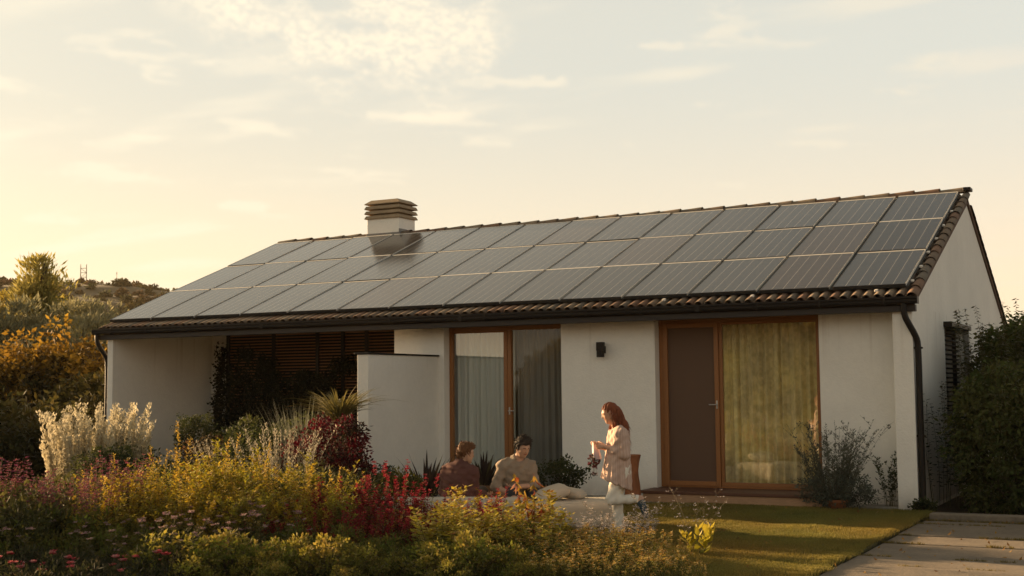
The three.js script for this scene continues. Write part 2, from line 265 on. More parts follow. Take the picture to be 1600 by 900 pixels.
// ------------------------------------------------------------------ the house
const SLOPE = 0.3663, SN = Math.sin(SLOPE), CS = Math.cos(SLOPE), RIDGE_Z = -5.23, RIDGE_Y = 5.07, BACK = 0.403;
const house = thing('house', 'low white rendered house with a long tiled roof carrying solar panels', 'house');
{
  const yAt = (z, off) => z >= RIDGE_Z ? 3.06 - z * Math.tan(SLOPE) - off / CS : RIDGE_Y - (RIDGE_Z - z) * Math.tan(BACK) - off / CS;
  const gable = (x0, x1) => {
    const s = new THREE.Shape(); s.moveTo(0.15, -0.1); s.lineTo(0.15, yAt(0.15, 0.24)); s.lineTo(RIDGE_Z, yAt(RIDGE_Z, 0.24)); s.lineTo(-10.6, yAt(-10.6, 0.24)); s.lineTo(-10.6, -0.1);
    const g = new THREE.ExtrudeGeometry(s, { depth: x1 - x0, bevelEnabled: true, bevelSize: 0.006, bevelThickness: 0.006, bevelSegments: 2 });
    g.rotateY(-Math.PI / 2); g.translate(x1, 0, 0); return worldUV(g);
  };
  const cutGable = (x0, x1, wz0, wz1, wy0, wy1) => {    // with a window hole
    const s = new THREE.Shape(); s.moveTo(0.15, -0.1); s.lineTo(0.15, yAt(0.15, 0.24)); s.lineTo(RIDGE_Z, yAt(RIDGE_Z, 0.24)); s.lineTo(-10.6, yAt(-10.6, 0.24)); s.lineTo(-10.6, -0.1);
    const h = new THREE.Path(); h.moveTo(wz0, wy0); h.lineTo(wz1, wy0); h.lineTo(wz1, wy1); h.lineTo(wz0, wy1); h.closePath(); s.holes.push(h);
    const g = new THREE.ExtrudeGeometry(s, { depth: x1 - x0, bevelEnabled: true, bevelSize: 0.006, bevelThickness: 0.006, bevelSegments: 2 });
    g.rotateY(-Math.PI / 2); g.translate(x1, 0, 0); return worldUV(g);
  };
  part('wall', gable(0.15, 0.27), M.wall, house);
  part('wall', cutGable(14.515, 14.765, -4.3, -2.45, 1.0, 2.56), M.wall, house);
  part('wall', [rbox(6.24, 7.21, -0.1, 2.715, -0.5, -0.25, 0.008), box(6.24, 6.44, -0.1, 2.715, -2.6, -0.5)].map(worldUV), M.wall, house);
  part('wall', worldUV(rbox(9.34, 10.91, -0.1, 2.715, -0.5, -0.25, 0.008)), M.wall, house);
  part('wall', worldUV(rbox(13.40, 14.51, -0.1, 2.715, -0.5, -0.25, 0.006)), M.wall, house);
  part('wall', [box(0.27, 6.24, -0.1, 2.82, -2.8, -2.6)], M.wall, house);
  part('wall', [box(0.27, 14.515, -0.1, 2.74, -10.6, -10.4)], M.wall, house);
  part('interior_wall', [box(6.44, 14.515, -0.1, 2.82, -4.2, -4.0), box(10.1, 10.25, -0.1, 2.82, -4.0, -0.5)], mat([0.45, 0.42, 0.36], 0.9), house);
  part('interior_floor', [box(6.44, 14.515, 0.0, 0.06, -4.0, -0.51)], M.darkwood, house);
  part('threshold', [rbox(7.21, 9.34, -0.05, 0.1, -0.5, -0.27, 0.006)], M.conc, house);
  part('ceiling', [box(0.27, 14.515, 2.83, 2.87, -4.2, -0.52), box(0.27, 6.24, 2.83, 2.87, -0.52, 0.1)], mat([0.30, 0.24, 0.18], 0.9), house);
  part('soffit', [box(0.16, 14.75, 2.72, 2.745, -0.52, 0.12)], M.darkwood, house);
  // fascia beam and gutter
  part('fascia', [rbox(0.0, 14.83, 2.67, 2.76, 0.12, 0.235, 0.006)].map(worldUV), M.darkwood, house);
  const gs = new THREE.Shape([[0.2, 2.77], [0.30, 2.765], [0.318, 2.785], [0.322, 2.83], [0.335, 2.842], [0.335, 2.866], [0.318, 2.866], [0.312, 2.85], [0.302, 2.79], [0.215, 2.79], [0.212, 2.86], [0.2, 2.86]].map((a) => new THREE.Vector2(...a)));
  const gg = new THREE.ExtrudeGeometry(gs, { depth: 14.95, bevelEnabled: false }); gg.rotateY(-Math.PI / 2); gg.translate(14.87, 0, 0);
  const gut = part('gutter', [worldUV(gg), box(-0.085, -0.08, 2.768, 2.864, 0.2, 0.333), box(14.87, 14.876, 2.768, 2.864, 0.2, 0.333)], M.dark, house);
  part('gutter_bead', [tube([[-0.08, 2.80, 0.322], [14.87, 2.80, 0.322]], 0.008, 8, 2)], M.dark, gut);
  for (let k = 0; k < 17; k++) part('gutter_bracket', [box(0.35 + k * 0.88, 0.375 + k * 0.88, 2.762, 2.768, 0.195, 0.305), box(0.35 + k * 0.88, 0.375 + k * 0.88, 2.768, 2.868, 0.336, 0.341)], M.dark, gut);
  for (const x of [3.9, 7.85, 11.8]) part('gutter_joint', [box(x - 0.035, x + 0.035, 2.766, 2.864, 0.3355, 0.339)], M.dark, gut);
  const pipe = (pts, cl) => { const d = part('downpipe', [tube(pts, 0.043, 14, 60)], M.dark, house); for (const [x, y, z] of cl) part('pipe_clamp', [new THREE.CylinderGeometry(0.05, 0.05, 0.03, 16).translate(x, y, z), box(x - 0.062, x + 0.062, y - 0.012, y + 0.012, z - 0.012, z + 0.012)].map((g) => worldUV(g)), M.dark, d); };
  pipe([[14.69, 2.78, 0.27], [14.69, 2.66, 0.27], [14.70, 2.60, 0.262], [14.74, 2.50, 0.225], [14.79, 2.38, 0.16], [14.82, 2.28, 0.115], [14.825, 2.2, 0.105], [14.825, 1.2, 0.1], [14.825, -0.02, 0.1]], [[14.825, 2.18, 0.1], [14.825, 1.0, 0.1]]);
  pipe([[-0.01, 2.78, 0.27], [-0.01, 2.68, 0.27], [-0.005, 2.62, 0.262], [0.03, 2.52, 0.225], [0.06, 2.42, 0.16], [0.085, 2.32, 0.115], [0.09, 2.24, 0.105], [0.09, 1.2, 0.1], [0.09, -0.02, 0.1]], [[0.09, 2.2, 0.1], [0.09, 1.0, 0.1]]);

  // roof, in the slope's own frame: x along the eave, y out of the plane, -z up the slope
  const roof = part('roof', [(() => { const g = box(0.0, 14.8, -0.245, -0.155, -5.62, 0.22); g.rotateX(SLOPE); g.translate(0, 3.06, 0); return g; })(), (() => { const g = box(0.0, 14.8, -0.245, -0.155, -6.15, 0.0); g.rotateX(-BACK); g.translate(0, RIDGE_Y, RIDGE_Z); const m = new THREE.Matrix4(); const p = g.attributes.position; return backFlip(g); })()].map(worldUV), M.deck, house);
  function backFlip(g) { return g; }
  const toRoof = (g) => { g.rotateX(SLOPE); g.translate(0, 3.06, 0); return g; };
  const barrel = (r0, r1, len, ns = 8, th = 0.012) => {       // half-round tile, wide end at z = 0, running to -z
    const pos = [], uv = [], idx = [], nz = 2;
    for (const [rr, fl] of [[0, 0], [th, 1]]) for (let k = 0; k <= nz; k++) for (let j = 0; j <= ns; j++) { const a = Math.PI * (0.02 + 0.96 * j / ns), t = k / nz, r = mix(r0, r1, t) - rr; pos.push(Math.cos(a) * r, Math.sin(a) * r * 0.95, -len * t); uv.push(a * r0, t * len); }
    const row = ns + 1, off = row * (nz + 1);
    for (let k = 0; k < nz; k++) for (let j = 0; j < ns; j++) { const a = k * row + j; idx.push(a, a + 1, a + row + 1, a, a + row + 1, a + row, off + a, off + a + row + 1, off + a + 1, off + a, off + a + row, off + a + row + 1); }
    for (let j = 0; j < ns; j++) idx.push(j, off + j, off + j + 1, j, off + j + 1, j + 1);
    const g = new THREE.BufferGeometry(); g.setAttribute('position', new THREE.Float32BufferAttribute(pos, 3)); g.setAttribute('uv', new THREE.Float32BufferAttribute(uv, 2)); g.setIndex(idx); g.computeVertexNormals(); return g;
  };
  const cover = barrel(0.062, 0.05, 0.42), verge = barrel(0.078, 0.064, 0.44), ridgeTile = barrel(0.105, 0.09, 0.47, 10);
  const Rt = mulberry(31), roofFrame = (m, x, y, z, ry = 0) => { m.rotation.set(SLOPE, 0, 0); m.position.set(x, 3.06 + y * CS - z * SN * 1.0, y * SN + z * CS); if (ry) m.rotateY(ry); m.rotateX(-0.03); };
  const put = (geo, x, y, z) => { const m = part('roof_tile', geo, M.tile[Math.floor(Rt() * M.tile.length)], roof); roofFrame(m, x + (Rt() - 0.5) * 0.008, y + (Rt() - 0.5) * 0.008, z + (Rt() - 0.5) * 0.018, (Rt() - 0.5) * 0.05); return m; };
  for (let r = 0; r < 2; r++) for (let k = 0; k < 98; k++) put(cover, 0.075 + k * 0.15, -0.106 - r * 0.012, 0.262 - r * 0.34);
  for (let r = 0; r < 17; r++) put(verge, 14.78, -0.108, 0.27 - r * 0.34);
  for (let r = 2; r < 17; r++) put(cover, 14.655, -0.125, 0.27 - r * 0.34);
  const pans = [];
  for (let r = 0; r < 2; r++) for (let k = 0; k < 98; k++) { const g = barrel(0.066, 0.07, 0.42, 5); g.scale(1, -0.55, 1); g.computeVertexNormals(); g.translate(0.15 + k * 0.15, -0.08, 0.24 - r * 0.34); pans.push(toRoof(g)); }
  for (let r = 0; r < 17; r++) { const g = barrel(0.075, 0.06, 0.44, 6); g.translate(0.03, -0.13, 0.27 - r * 0.34); pans.push(toRoof(g)); }
  part('pan_tiles', pans, M.tile[1], roof, 'stuff');
  const back = []; for (let r = 0; r < 17; r++) { const g = barrel(0.05, 0.04, 0.42, 6); g.rotateX(0.03); g.rotateY(Math.PI); g.translate(14.79, -0.16, 0.12 - 6.25 + 6.2 - 0.12 + 0.0, 0); g.translate(0, 0, -6.25 + r * 0.34 + 0.05); g.rotateY(0); back.push(g); }
  // the far slope falls away from the ridge: same tiles turned about
  for (const g of back) { g.rotateX(-BACK); g.translate(0, RIDGE_Y - 0.0, RIDGE_Z); }
  part('verge_tiles', back, M.tile[4], roof, 'stuff');
  for (let k = 0; k < 34; k++) { const m = part('ridge_tile', ridgeTile, M.tile[Math.floor(Rt() * 5)], roof); m.rotation.set(0, Math.PI / 2, 0); m.rotateX(-0.035); m.position.set(0.43 + k * 0.435, RIDGE_Y - 0.075 + (Rt() - 0.5) * 0.012, RIDGE_Z + (Rt() - 0.5) * 0.012); }
  for (const [x, y, z] of [[14.62, -0.055, -0.3], [14.63, -0.055, -1.0], [14.62, -0.055, -1.75], [14.63, -0.055, -2.5], [14.62, -0.055, -3.3], [14.63, -0.055, -4.2], [14.2, -0.06, 0.08], [12.45, -0.06, 0.08], [11.1, -0.06, 0.08]]) { const m = part('clip', rbox(-0.025, 0.025, -0.012, 0.02, -0.03, 0.03, 0.01), mat([0.75, 0.7, 0.62], 0.5), roof); roofFrame(m, x + 0.09, y, z); }
  part('ridge_cap', [rbox(14.74, 14.87, RIDGE_Y - 0.06, RIDGE_Y + 0.002, RIDGE_Z - 0.13, RIDGE_Z + 0.13, 0.012)], M.dark, roof);

  // chimney
  const ch = part('chimney', worldUV(rbox(2.42, 3.24, 4.6, 5.37, -5.75, -5.11, 0.012)), M.wall, house);
  for (let k = 0; k < 4; k++) {
    const y = 5.37 + k * 0.105, s = 0.045, top = k === 3, g = new THREE.CylinderGeometry(top ? 0.52 : 0.66, 0.707, top ? 0.085 : 0.055, 4, 1); g.rotateY(Math.PI / 4); g.scale((0.82 + 2 * s), 1, (0.64 + 2 * s)); g.translate(2.83, y + (top ? 0.085 : 0.055) / 2 + 0.018, -5.43);
    const lip = rbox(2.42 - s, 3.24 + s, y, y + 0.019, -5.75 - s, -5.11 + s, 0.005);
    part('louvre', [worldUV(g), worldUV(lip)], M.louvre, ch);
    if (!top) part('louvre_core', [box(2.47, 3.19, y + 0.07, y + 0.108, -5.7, -5.16)], M.louvre, ch);
  }

  part('flashing', [rbox(2.40, 3.26, 4.98, 5.055, -5.112, -5.095, 0.003), rbox(3.235, 3.256, 4.98, 5.13, -5.4, -5.1, 0.003)], mat([0.2, 0.19, 0.18], 0.6, { metalness: 0.3 }), ch);

  // sliding doors
  const ZF = -0.45, fr = (x0, x1, y0, y1, z0 = ZF - 0.04, z1 = ZF + 0.03) => worldUV(rbox(x0, x1, y0, y1, z0, z1, 0.006));
  const w1 = part('sliding_door', [fr(7.212, 7.275, 0.1, 2.70), fr(9.28, 9.338, 0.1, 2.70), fr(7.275, 9.28, 2.63, 2.70), fr(7.275, 9.28, 0.1, 0.155)], M.wood, house);
  part('sash', [fr(8.23, 8.295, 0.156, 2.629), fr(7.276, 8.229, 2.6, 2.629, ZF - 0.03, ZF + 0.015), fr(7.276, 8.229, 0.156, 0.2, ZF - 0.03, ZF + 0.015)], M.wood, w1);
  part('sash', [fr(8.297, 8.362, 0.156, 2.629, ZF - 0.055, ZF + 0.022)], M.wood, w1);
  const gp = (x0, x1, y0, y1, z) => { const g = new THREE.PlaneGeometry(x1 - x0, y1 - y0); g.translate((x0 + x1) / 2, (y0 + y1) / 2, z); return g; };
  part('pane', gp(7.275, 8.232, 0.19, 2.61, ZF), M.mirrorGlass, w1); part('pane', gp(8.36, 9.282, 0.155, 2.631, ZF - 0.02), M.glass, w1);
  const handle = (x, y, z, p, dir = -1) => part('handle', [rbox(x - 0.012, x + 0.012, y - 0.06, y + 0.06, z, z + 0.008, 0.003), tube([[x, y, z], [x, y, z + 0.05]], 0.008, 8, 4), tube([[x, y, z + 0.05], [x + dir * 0.11, y, z + 0.05]], 0.009, 8, 4)], M.steel, p);
  handle(8.33, 1.33, ZF + 0.024, w1, 1);
  const w2 = part('sliding_door', [fr(10.912, 10.98, 0.19, 2.705), fr(13.345, 13.398, 0.19, 2.705), fr(10.98, 13.345, 2.645, 2.705), fr(10.98, 13.345, 0.19, 0.215)], M.wood, house);
  part('sash', [fr(10.982, 11.05, 0.216, 2.643, ZF - 0.03, ZF + 0.045), fr(11.785, 11.853, 0.216, 2.643, ZF - 0.03, ZF + 0.045), fr(11.05, 11.785, 2.575, 2.643, ZF - 0.03, ZF + 0.044), fr(11.05, 11.785, 0.216, 0.285, ZF - 0.03, ZF + 0.044)], M.wood, w2);
  part('sash', [fr(11.855, 11.9, 0.216, 2.643, ZF - 0.05, ZF + 0.02), fr(13.31, 13.344, 0.216, 2.643, ZF - 0.05, ZF + 0.02), fr(11.9, 13.31, 2.605, 2.643, ZF - 0.05, ZF + 0.019), fr(11.9, 13.31, 0.216, 0.275, ZF - 0.05, ZF + 0.019)], M.wood, w2);
  part('screen', gp(11.045, 11.79, 0.28, 2.58, ZF + 0.012), mat([0.115, 0.062, 0.036], 0.75, { bumpMap: rep(texCloth, 0.5), bumpScale: 0.001, side: THREE.DoubleSide }), w2);
  part('pane', gp(11.898, 13.312, 0.27, 2.61, ZF - 0.01), M.mirrorGlass, w2);
  handle(11.82, 1.42, ZF + 0.047, w2, -1);
  // step under the right-hand door
  const st = part('step', [rbox(10.85, 13.55, 0.145, 0.188, -0.44, 0.33, 0.008)].map(worldUV), mat([0.13, 0.05, 0.025], 0.6, { map: rep(texGrain, 1.4, 0.3) }), house);
  part('riser', [box(10.9, 13.52, 0.0, 0.144, -0.25, 0.305)], mat([0.50, 0.30, 0.17], 0.75, { map: rep(texGrain, 1.6, 0.5) }), st);
  // shuttered window in the end wall
  const sw = part('window', [box(14.6, 14.66, 1.0, 2.56, -4.3, -4.24), box(14.6, 14.66, 1.0, 2.56, -2.51, -2.45), box(14.6, 14.66, 2.5, 2.56, -4.24, -2.51)], M.darkwood, house);
  for (let k = 0; k < 20; k++) { const g = rbox(-0.02, 0.02, -0.006, 0.006, -0.86, 0.86, 0.004); g.rotateZ(0.6); g.translate(14.7, 1.06 + k * 0.073, -3.375); part('slat', g, M.darkwood, sw); }
  part('hood', [rbox(14.6, 14.9, 2.56, 2.64, -4.36, -2.38, 0.01)], M.dark, sw);
  part('jamb', [rbox(14.68, 14.86, 1.0, 2.56, -4.36, -4.3, 0.006)], mat([0.35, 0.33, 0.3], 0.8), sw);
}
// slatted screen at the back of the porch
{
  const t = thing('slatted_screen', 'dark porch screen of thin horizontal brown slats between posts', 'screen'), ps = [0.8, 1.95, 3.02, 3.62, 4.17, 5.0, 5.7, 6.2];
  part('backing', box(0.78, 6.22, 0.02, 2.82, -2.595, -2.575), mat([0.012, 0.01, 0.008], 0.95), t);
  for (const x of ps) part('post', rbox(x - 0.035, x + 0.035, 0, 2.82, -2.57, -2.47, 0.006), M.darkwood, t);
  const R = mulberry(8), vs = [0, 1, 2].map((k) => mat([0.33 + k * 0.03, 0.155 + k * 0.012, 0.075], 0.6, { map: rep(texGrain, 1, 0.1) }));
  for (let i = 0; i + 1 < ps.length - 2; i++) { const x0 = ps[i] + 0.035, x1 = ps[i + 1] - 0.035, g = worldUV(rbox(x0, x1, -0.012, 0.012, -0.015, 0.015, 0.004)); for (let k = 0; k < 40; k++) { const m = part('slat', g, vs[Math.floor(R() * 3)], t); m.position.set(0, 2.80 - k * 0.059, -2.525); m.rotation.x = 0.0; } }
}
// low garden wall
{
  const t = thing('garden_wall', 'white rendered privacy wall with a thin dark coping beside the porch', 'wall');
  part('wall', worldUV(rbox(6.9, 7.1, -0.1, 2.225, -0.248, 1.8, 0.008)), M.wall, t);
  part('coping', worldUV(rbox(6.865, 7.13, 2.226, 2.252, -0.246, 1.83, 0.006)), M.dark, t);
}
// wall lamp
{
  const t = thing('wall_lamp', 'black box-shaped lamp on the white wall between the doors', 'lamp', [10.06, 2.27, -0.25]);
  part('bracket', rbox(-0.03, 0.05, -0.055, 0.055, 0.001, 0.05, 0.006), M.dark, t);
  part('body', [rbox(-0.055, 0.055, -0.015, 0.115, 0.05, 0.15, 0.008), rbox(-0.05, 0.045, -0.115, -0.014, 0.052, 0.145, 0.006)], M.dark, t);
}
// curtains
{
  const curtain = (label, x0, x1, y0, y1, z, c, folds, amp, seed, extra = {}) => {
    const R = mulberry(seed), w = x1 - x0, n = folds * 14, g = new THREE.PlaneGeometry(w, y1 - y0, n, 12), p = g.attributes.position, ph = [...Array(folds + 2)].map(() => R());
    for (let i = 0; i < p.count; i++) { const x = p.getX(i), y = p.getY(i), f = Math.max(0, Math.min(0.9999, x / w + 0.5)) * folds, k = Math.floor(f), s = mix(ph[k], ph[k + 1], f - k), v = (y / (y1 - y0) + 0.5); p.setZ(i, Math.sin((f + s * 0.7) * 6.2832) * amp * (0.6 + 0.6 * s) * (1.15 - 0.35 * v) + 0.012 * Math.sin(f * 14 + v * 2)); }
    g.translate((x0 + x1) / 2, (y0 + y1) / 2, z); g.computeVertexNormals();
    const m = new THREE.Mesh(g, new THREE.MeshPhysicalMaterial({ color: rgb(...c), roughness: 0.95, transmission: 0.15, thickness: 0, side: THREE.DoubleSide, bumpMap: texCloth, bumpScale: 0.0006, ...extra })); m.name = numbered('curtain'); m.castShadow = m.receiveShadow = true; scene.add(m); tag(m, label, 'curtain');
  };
  curtain('pale grey-green curtain behind the left pane of the left sliding door', 7.24, 8.33, 0.12, 2.76, -0.66, [0.62, 0.65, 0.56], 9, 0.04, 3);
  curtain('dark grey curtain behind the right pane of the left sliding door', 8.34, 9.45, 0.12, 2.76, -0.68, [0.2, 0.195, 0.165], 8, 0.03, 4);
  curtain('curtain in folds behind the right sliding door, golden foliage reflection painted into its colour', 11.8, 13.6, 0.2, 2.7, -0.55, [0.95, 0.80, 0.40], 14, 0.04, 5, { map: noiseTex(512, (x, y) => { const a = tileNoise(x, y, 36, 4), b = tileNoise(x + 0.4, y, 4, 4), v = 0.82 + 0.26 * (a - 0.5) * 2 + 0.24 * (b - 0.5) * 2; return [v, v * 0.98, v * mix(1.1, 0.7, b)]; }) });  // gold tint and mottling paint the reflected garden foliage into the cloth
}
// solar panels: three rows of fourteen
{
  const NC = 6, NR = 20, cw = 384, chh = 640;
  const cellTex = (tint) => {
    const d = new Uint8Array(cw * chh * 4);
    for (let y = 0; y < chh; y++) for (let x = 0; x < cw; x++) {
      const fx = (x / cw * NC) % 1, fy = (y / chh * NR) % 1, ci = Math.floor(x / cw * NC), ri = Math.floor(y / chh * NR), gx = Math.min(fx, 1 - fx), gy = Math.min(fy, 1 - fy);
      const n = H2(ci + 31, ri + 7) * 0.12 + 0.94; let c = [tint[0] * n, tint[1] * n, tint[2] * n];
      if (gy < 0.05) c = [0.10, 0.095, 0.09];
      if (gx < 0.02) c = [0.32, 0.30, 0.26];
      const bx = (fx * 5) % 1; if (Math.min(bx, 1 - bx) < 0.03) c = [c[0] + 0.012, c[1] + 0.012, c[2] + 0.012];
      const o = (y * cw + x) * 4; for (let k = 0; k < 3; k++) d[o + k] = Math.round(Math.pow(c[k], 1 / 2.2) * 255); d[o + 3] = 255;
    }
    const t = new THREE.DataTexture(d, cw, chh); t.colorSpace = THREE.SRGBColorSpace; t.magFilter = THREE.LinearFilter; t.minFilter = THREE.LinearMipmapLinearFilter; t.generateMipmaps = true; t.needsUpdate = true; return t;
  };
  const blue = cellTex([0.012, 0.014, 0.018]), red = cellTex([0.024, 0.015, 0.012]);
  const pv = (t) => new THREE.MeshPhysicalMaterial({ map: t, roughness: 0.16, metalness: 0, ior: 1.48 });
  const mats = [pv(blue), pv(red)], W = 1.0, L = 1.784, skyLitRailM = mat([0.72, 0.68, 0.60], 0.5), shadeBlackM = mat([0.02, 0.02, 0.02], 0.5);  // rails pale for sky reflection, black for shade: light put into frame colours
  const frameG = merge([rbox(0, W, -0.035, 0.002, -L, -L + 0.042, 0.002), rbox(W - 0.005, W, -0.035, 0.0015, -L + 0.014, -0.014, 0.002)]), sideG = merge([rbox(0, 0.012, -0.035, 0.0015, -L + 0.014, -0.014, 0.002), rbox(0, W, -0.035, 0.002, -0.014, 0, 0.002)]);
  const glassG = new THREE.PlaneGeometry(W - 0.024, L - 0.028); glassG.rotateX(-Math.PI / 2); glassG.translate(W / 2, -0.002, -L / 2);
  const shadeBandG = box(0.0, W, -0.05, -0.036, -0.03, -0.002), gapShadeG = box(-0.02, W + 0.028, -0.046, -0.038, -L - 0.012, -0.01);  // black sheet added beneath the gaps to draw the shade between panels
  const ord = ['first', 'second', 'third', 'fourth', 'fifth', 'sixth', 'seventh', 'eighth', 'ninth', 'tenth', 'eleventh', 'twelfth', 'thirteenth', 'fourteenth'], rows = ['bottom', 'middle', 'top'];
  const reds = new Set(['0_12', '1_12', '0_5', '2_7', '1_9']);
  for (let r = 0; r < 3; r++) for (let k = 0; k < 14; k++) {
    const t = thing('solar_panel', `dark solar panel, ${ord[k]} from the left in the ${rows[r]} row on the roof`, 'solar panel', [0, 0, 0], 0, 'solar panels covering the roof');
    const R = H2(r * 17 + 3, k * 29 + 1), z = -r * 1.8042;
    t.position.set(k * 1.05 + 0.024, 3.06 - z * SN, z * CS); t.rotation.set(SLOPE + (R - 0.5) * 0.012, 0, (H2(k, r + 50) - 0.5) * 0.008);
    part('frame', frameG, skyLitRailM, t); part('frame', sideG, shadeBlackM, t); part('glass', glassG, mats[reds.has(`${r}_${k}`) ? 1 : 0], t);
    if (r === 0) part('skirt', shadeBandG, shadeBlackM, t);  // black strip put in for the shaded band below the panel edge
    part('gap_shade_sheet', gapShadeG, shadeBlackM, t);
  }
}
// ------------------------------------------------------------------ plants
// upright stems clothed in leaves, with or without flower heads
function stems(R, o) {
  const st = new MB(), lf = new MB(), fl = new MB();
  for (let s = 0; s < o.n; s++) {
    const az = R() * 6.2832, r0 = Math.sqrt(R()) * o.base, h = o.h * (1 - o.vary * R()), lean = (o.lean ?? 0.25) * (0.3 + R()), bow = (R() - 0.3) * 0.4;
    const P = [], N = 6, bx = Math.cos(az) * r0, bz = Math.sin(az) * r0, w1 = R() * 6.28;
    for (let k = 0; k <= N; k++) { const t = k / N, q = lean * h * t * (0.6 + 0.4 * t + bow * t * t); P.push([bx + Math.cos(az) * q + Math.sin(t * 5 + w1) * 0.012 * h, h * t * (1 - lean * lean * 0.25 * t), bz + Math.sin(az) * q + Math.cos(t * 4 + w1) * 0.012 * h]); }
    const on = (t) => { const k = Math.min(N - 1, Math.floor(t * N)), f = t * N - k; return [mix(P[k][0], P[k + 1][0], f), mix(P[k][1], P[k + 1][1], f), mix(P[k][2], P[k + 1][2], f)]; };
    st.rod(P, o.sr ?? 0.004, 0.0015, o.stemC ?? [0.07, 0.06, 0.02], 3);
    const top = o.flowerFrom ?? 1.01, tone = 0.75 + R() * 0.5;
    const put = (p, t, dirAz, k) => {
      const up = mix(o.up0 ?? 0.1, o.up1 ?? 0.7, t) + (R() - 0.5) * 0.6, d = norm([Math.cos(dirAz), up, Math.sin(dirAz)]), sd = norm(cross(d, add([0, 1, 0], rdir(R), 0.5)));
      let c = o.col(t + (R() - 0.5) * 0.25, R); c = [c[0] * tone, c[1] * tone, c[2] * tone];  // ramps start dark at the foot, shade put into the leaf colour
      const L = o.leaf * (0.6 + 0.7 * R()) * (t > 0.8 ? 0.8 : 1);
      lf.leaf(p, d, sd, L, o.wid * (0.7 + 0.6 * R()), c, mix3(c, o.tip ?? c, 0.6), 0.3);
    };
    for (let k = 0; k < o.leaves; k++) { const t = mix(o.from ?? 0.12, Math.min(1, top), Math.pow((k + R()) / o.leaves, o.bias ?? 0.8)), p = on(t); put(add(p, rdir(R), o.spread ?? 0.01), t, k * 2.4 + R() * 0.9, k); }
    if (o.side) for (let b = 0; b < o.side; b++) {       // side shoots
      const t0 = 0.35 + 0.6 * R(), p0 = on(t0), a2 = R() * 6.28, L = h * 0.28 * (1.1 - t0 * 0.6), p1 = add(p0, norm([Math.cos(a2), 0.9, Math.sin(a2)]), L);
      st.rod([p0, p1], 0.002, 0.001, o.stemC ?? [0.07, 0.06, 0.02], 3);
      for (let k = 0; k < o.leaves * 0.4; k++) { const f = R(); put([mix(p0[0], p1[0], f), mix(p0[1], p1[1], f), mix(p0[2], p1[2], f)], Math.min(1, t0 + f * 0.3), R() * 6.28, k); }
    }
    if (o.flower) {
      const nf = o.flowers;
      for (let k = 0; k < nf; k++) {
        const t = mix(top, 1, o.flat ? 1 : (k + R()) / nf), p = add(on(Math.min(1, t)), o.flat ? [(R() - 0.5) * o.flat, (R() - 0.5) * o.flat * 0.35 + 0.01, (R() - 0.5) * o.flat] : rdir(R), o.flat ? 1 : o.fspread ?? 0.015), c0 = o.flower[Math.floor(R() * o.flower.length)], v = 0.7 + 0.6 * R(), c = [c0[0] * v, c0[1] * v, c0[2] * v];
        const q = o.petals ?? 3, ax = R() * 6.28;
        for (let j = 0; j < q; j++) { const d = norm([Math.cos(ax + j * 6.2832 / q), 0.35 + R() * 0.5, Math.sin(ax + j * 6.2832 / q)]); fl.leaf(p, d, norm(cross(d, [0, 1, 0.1])), o.fsize * (0.7 + 0.6 * R()), o.fsize * 0.75, c, mix3(c, [c[0] * 1.3, c[1] * 1.15, c[2] * 1.15], 0.5), 0.4); }
      }
    }
  }
  return { st, lf, fl };
}
function stemPlant(name, seed, o) {
  const g = new THREE.Group(); g.name = name; const { st, lf, fl } = stems(mulberry(seed), o);
  part('stems', st.geo(), M.bark, g, 'stuff'); part('leaves', lf.geo(), M.leaf, g, 'stuff'); if (fl.n) part('flowers', fl.geo(), M.petal, g, 'stuff');
  return g;
}
// leaves spread through clumps in a volume: shrubs, mounds, hedges and tree crowns
function crown(R, o) {
  const lf = new MB(), cl = [];
  for (let k = 0; k < o.clumps; k++) {
    let q; do { q = [R() * 2 - 1, R() * 2 - 1, R() * 2 - 1]; } while (dot(q, q) > 1 || dot(q, q) < (o.hollow ?? 0.15));
    if (o.shape) q = o.shape(q, R);
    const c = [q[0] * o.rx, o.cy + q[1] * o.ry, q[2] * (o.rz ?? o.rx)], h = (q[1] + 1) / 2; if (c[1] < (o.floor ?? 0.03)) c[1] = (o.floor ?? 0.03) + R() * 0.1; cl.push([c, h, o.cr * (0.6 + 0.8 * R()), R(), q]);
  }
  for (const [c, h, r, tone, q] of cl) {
    const n = Math.round(o.per * (0.6 + 0.8 * R())), cc = o.col(h, tone, R);  // ramps run dark in the low clumps: foliage shade painted into leaf colour
    for (let k = 0; k < n; k++) {
      const e = rdir(R), rr = r * Math.pow(R(), 0.45), p = [c[0] + e[0] * rr, Math.max(0.01, c[1] + e[1] * rr * (o.squash ?? 0.75)), c[2] + e[2] * rr];
      let d = norm(add(add(rdir(R), e, 0.8), [q[0], 0, q[2]], 0.5)); if (o.grow) d = norm(add(d, [0, o.grow, 0])); if (o.droop) d = norm(add(d, [0, -o.droop, 0]));
      const sd = norm(cross(d, rdir(R))), v = 0.65 + 0.7 * R(), c1 = [cc[0] * v, cc[1] * v, cc[2] * v];
      lf.leaf(p, d, sd, o.leaf * (0.6 + 0.8 * R()), o.wid * (0.6 + 0.8 * R()), c1, o.tip && R() < (o.tipP ?? 0.3) ? mix3(c1, o.tip, 0.7) : c1, 0.25);
    }
  }
  return { lf, cl };
}
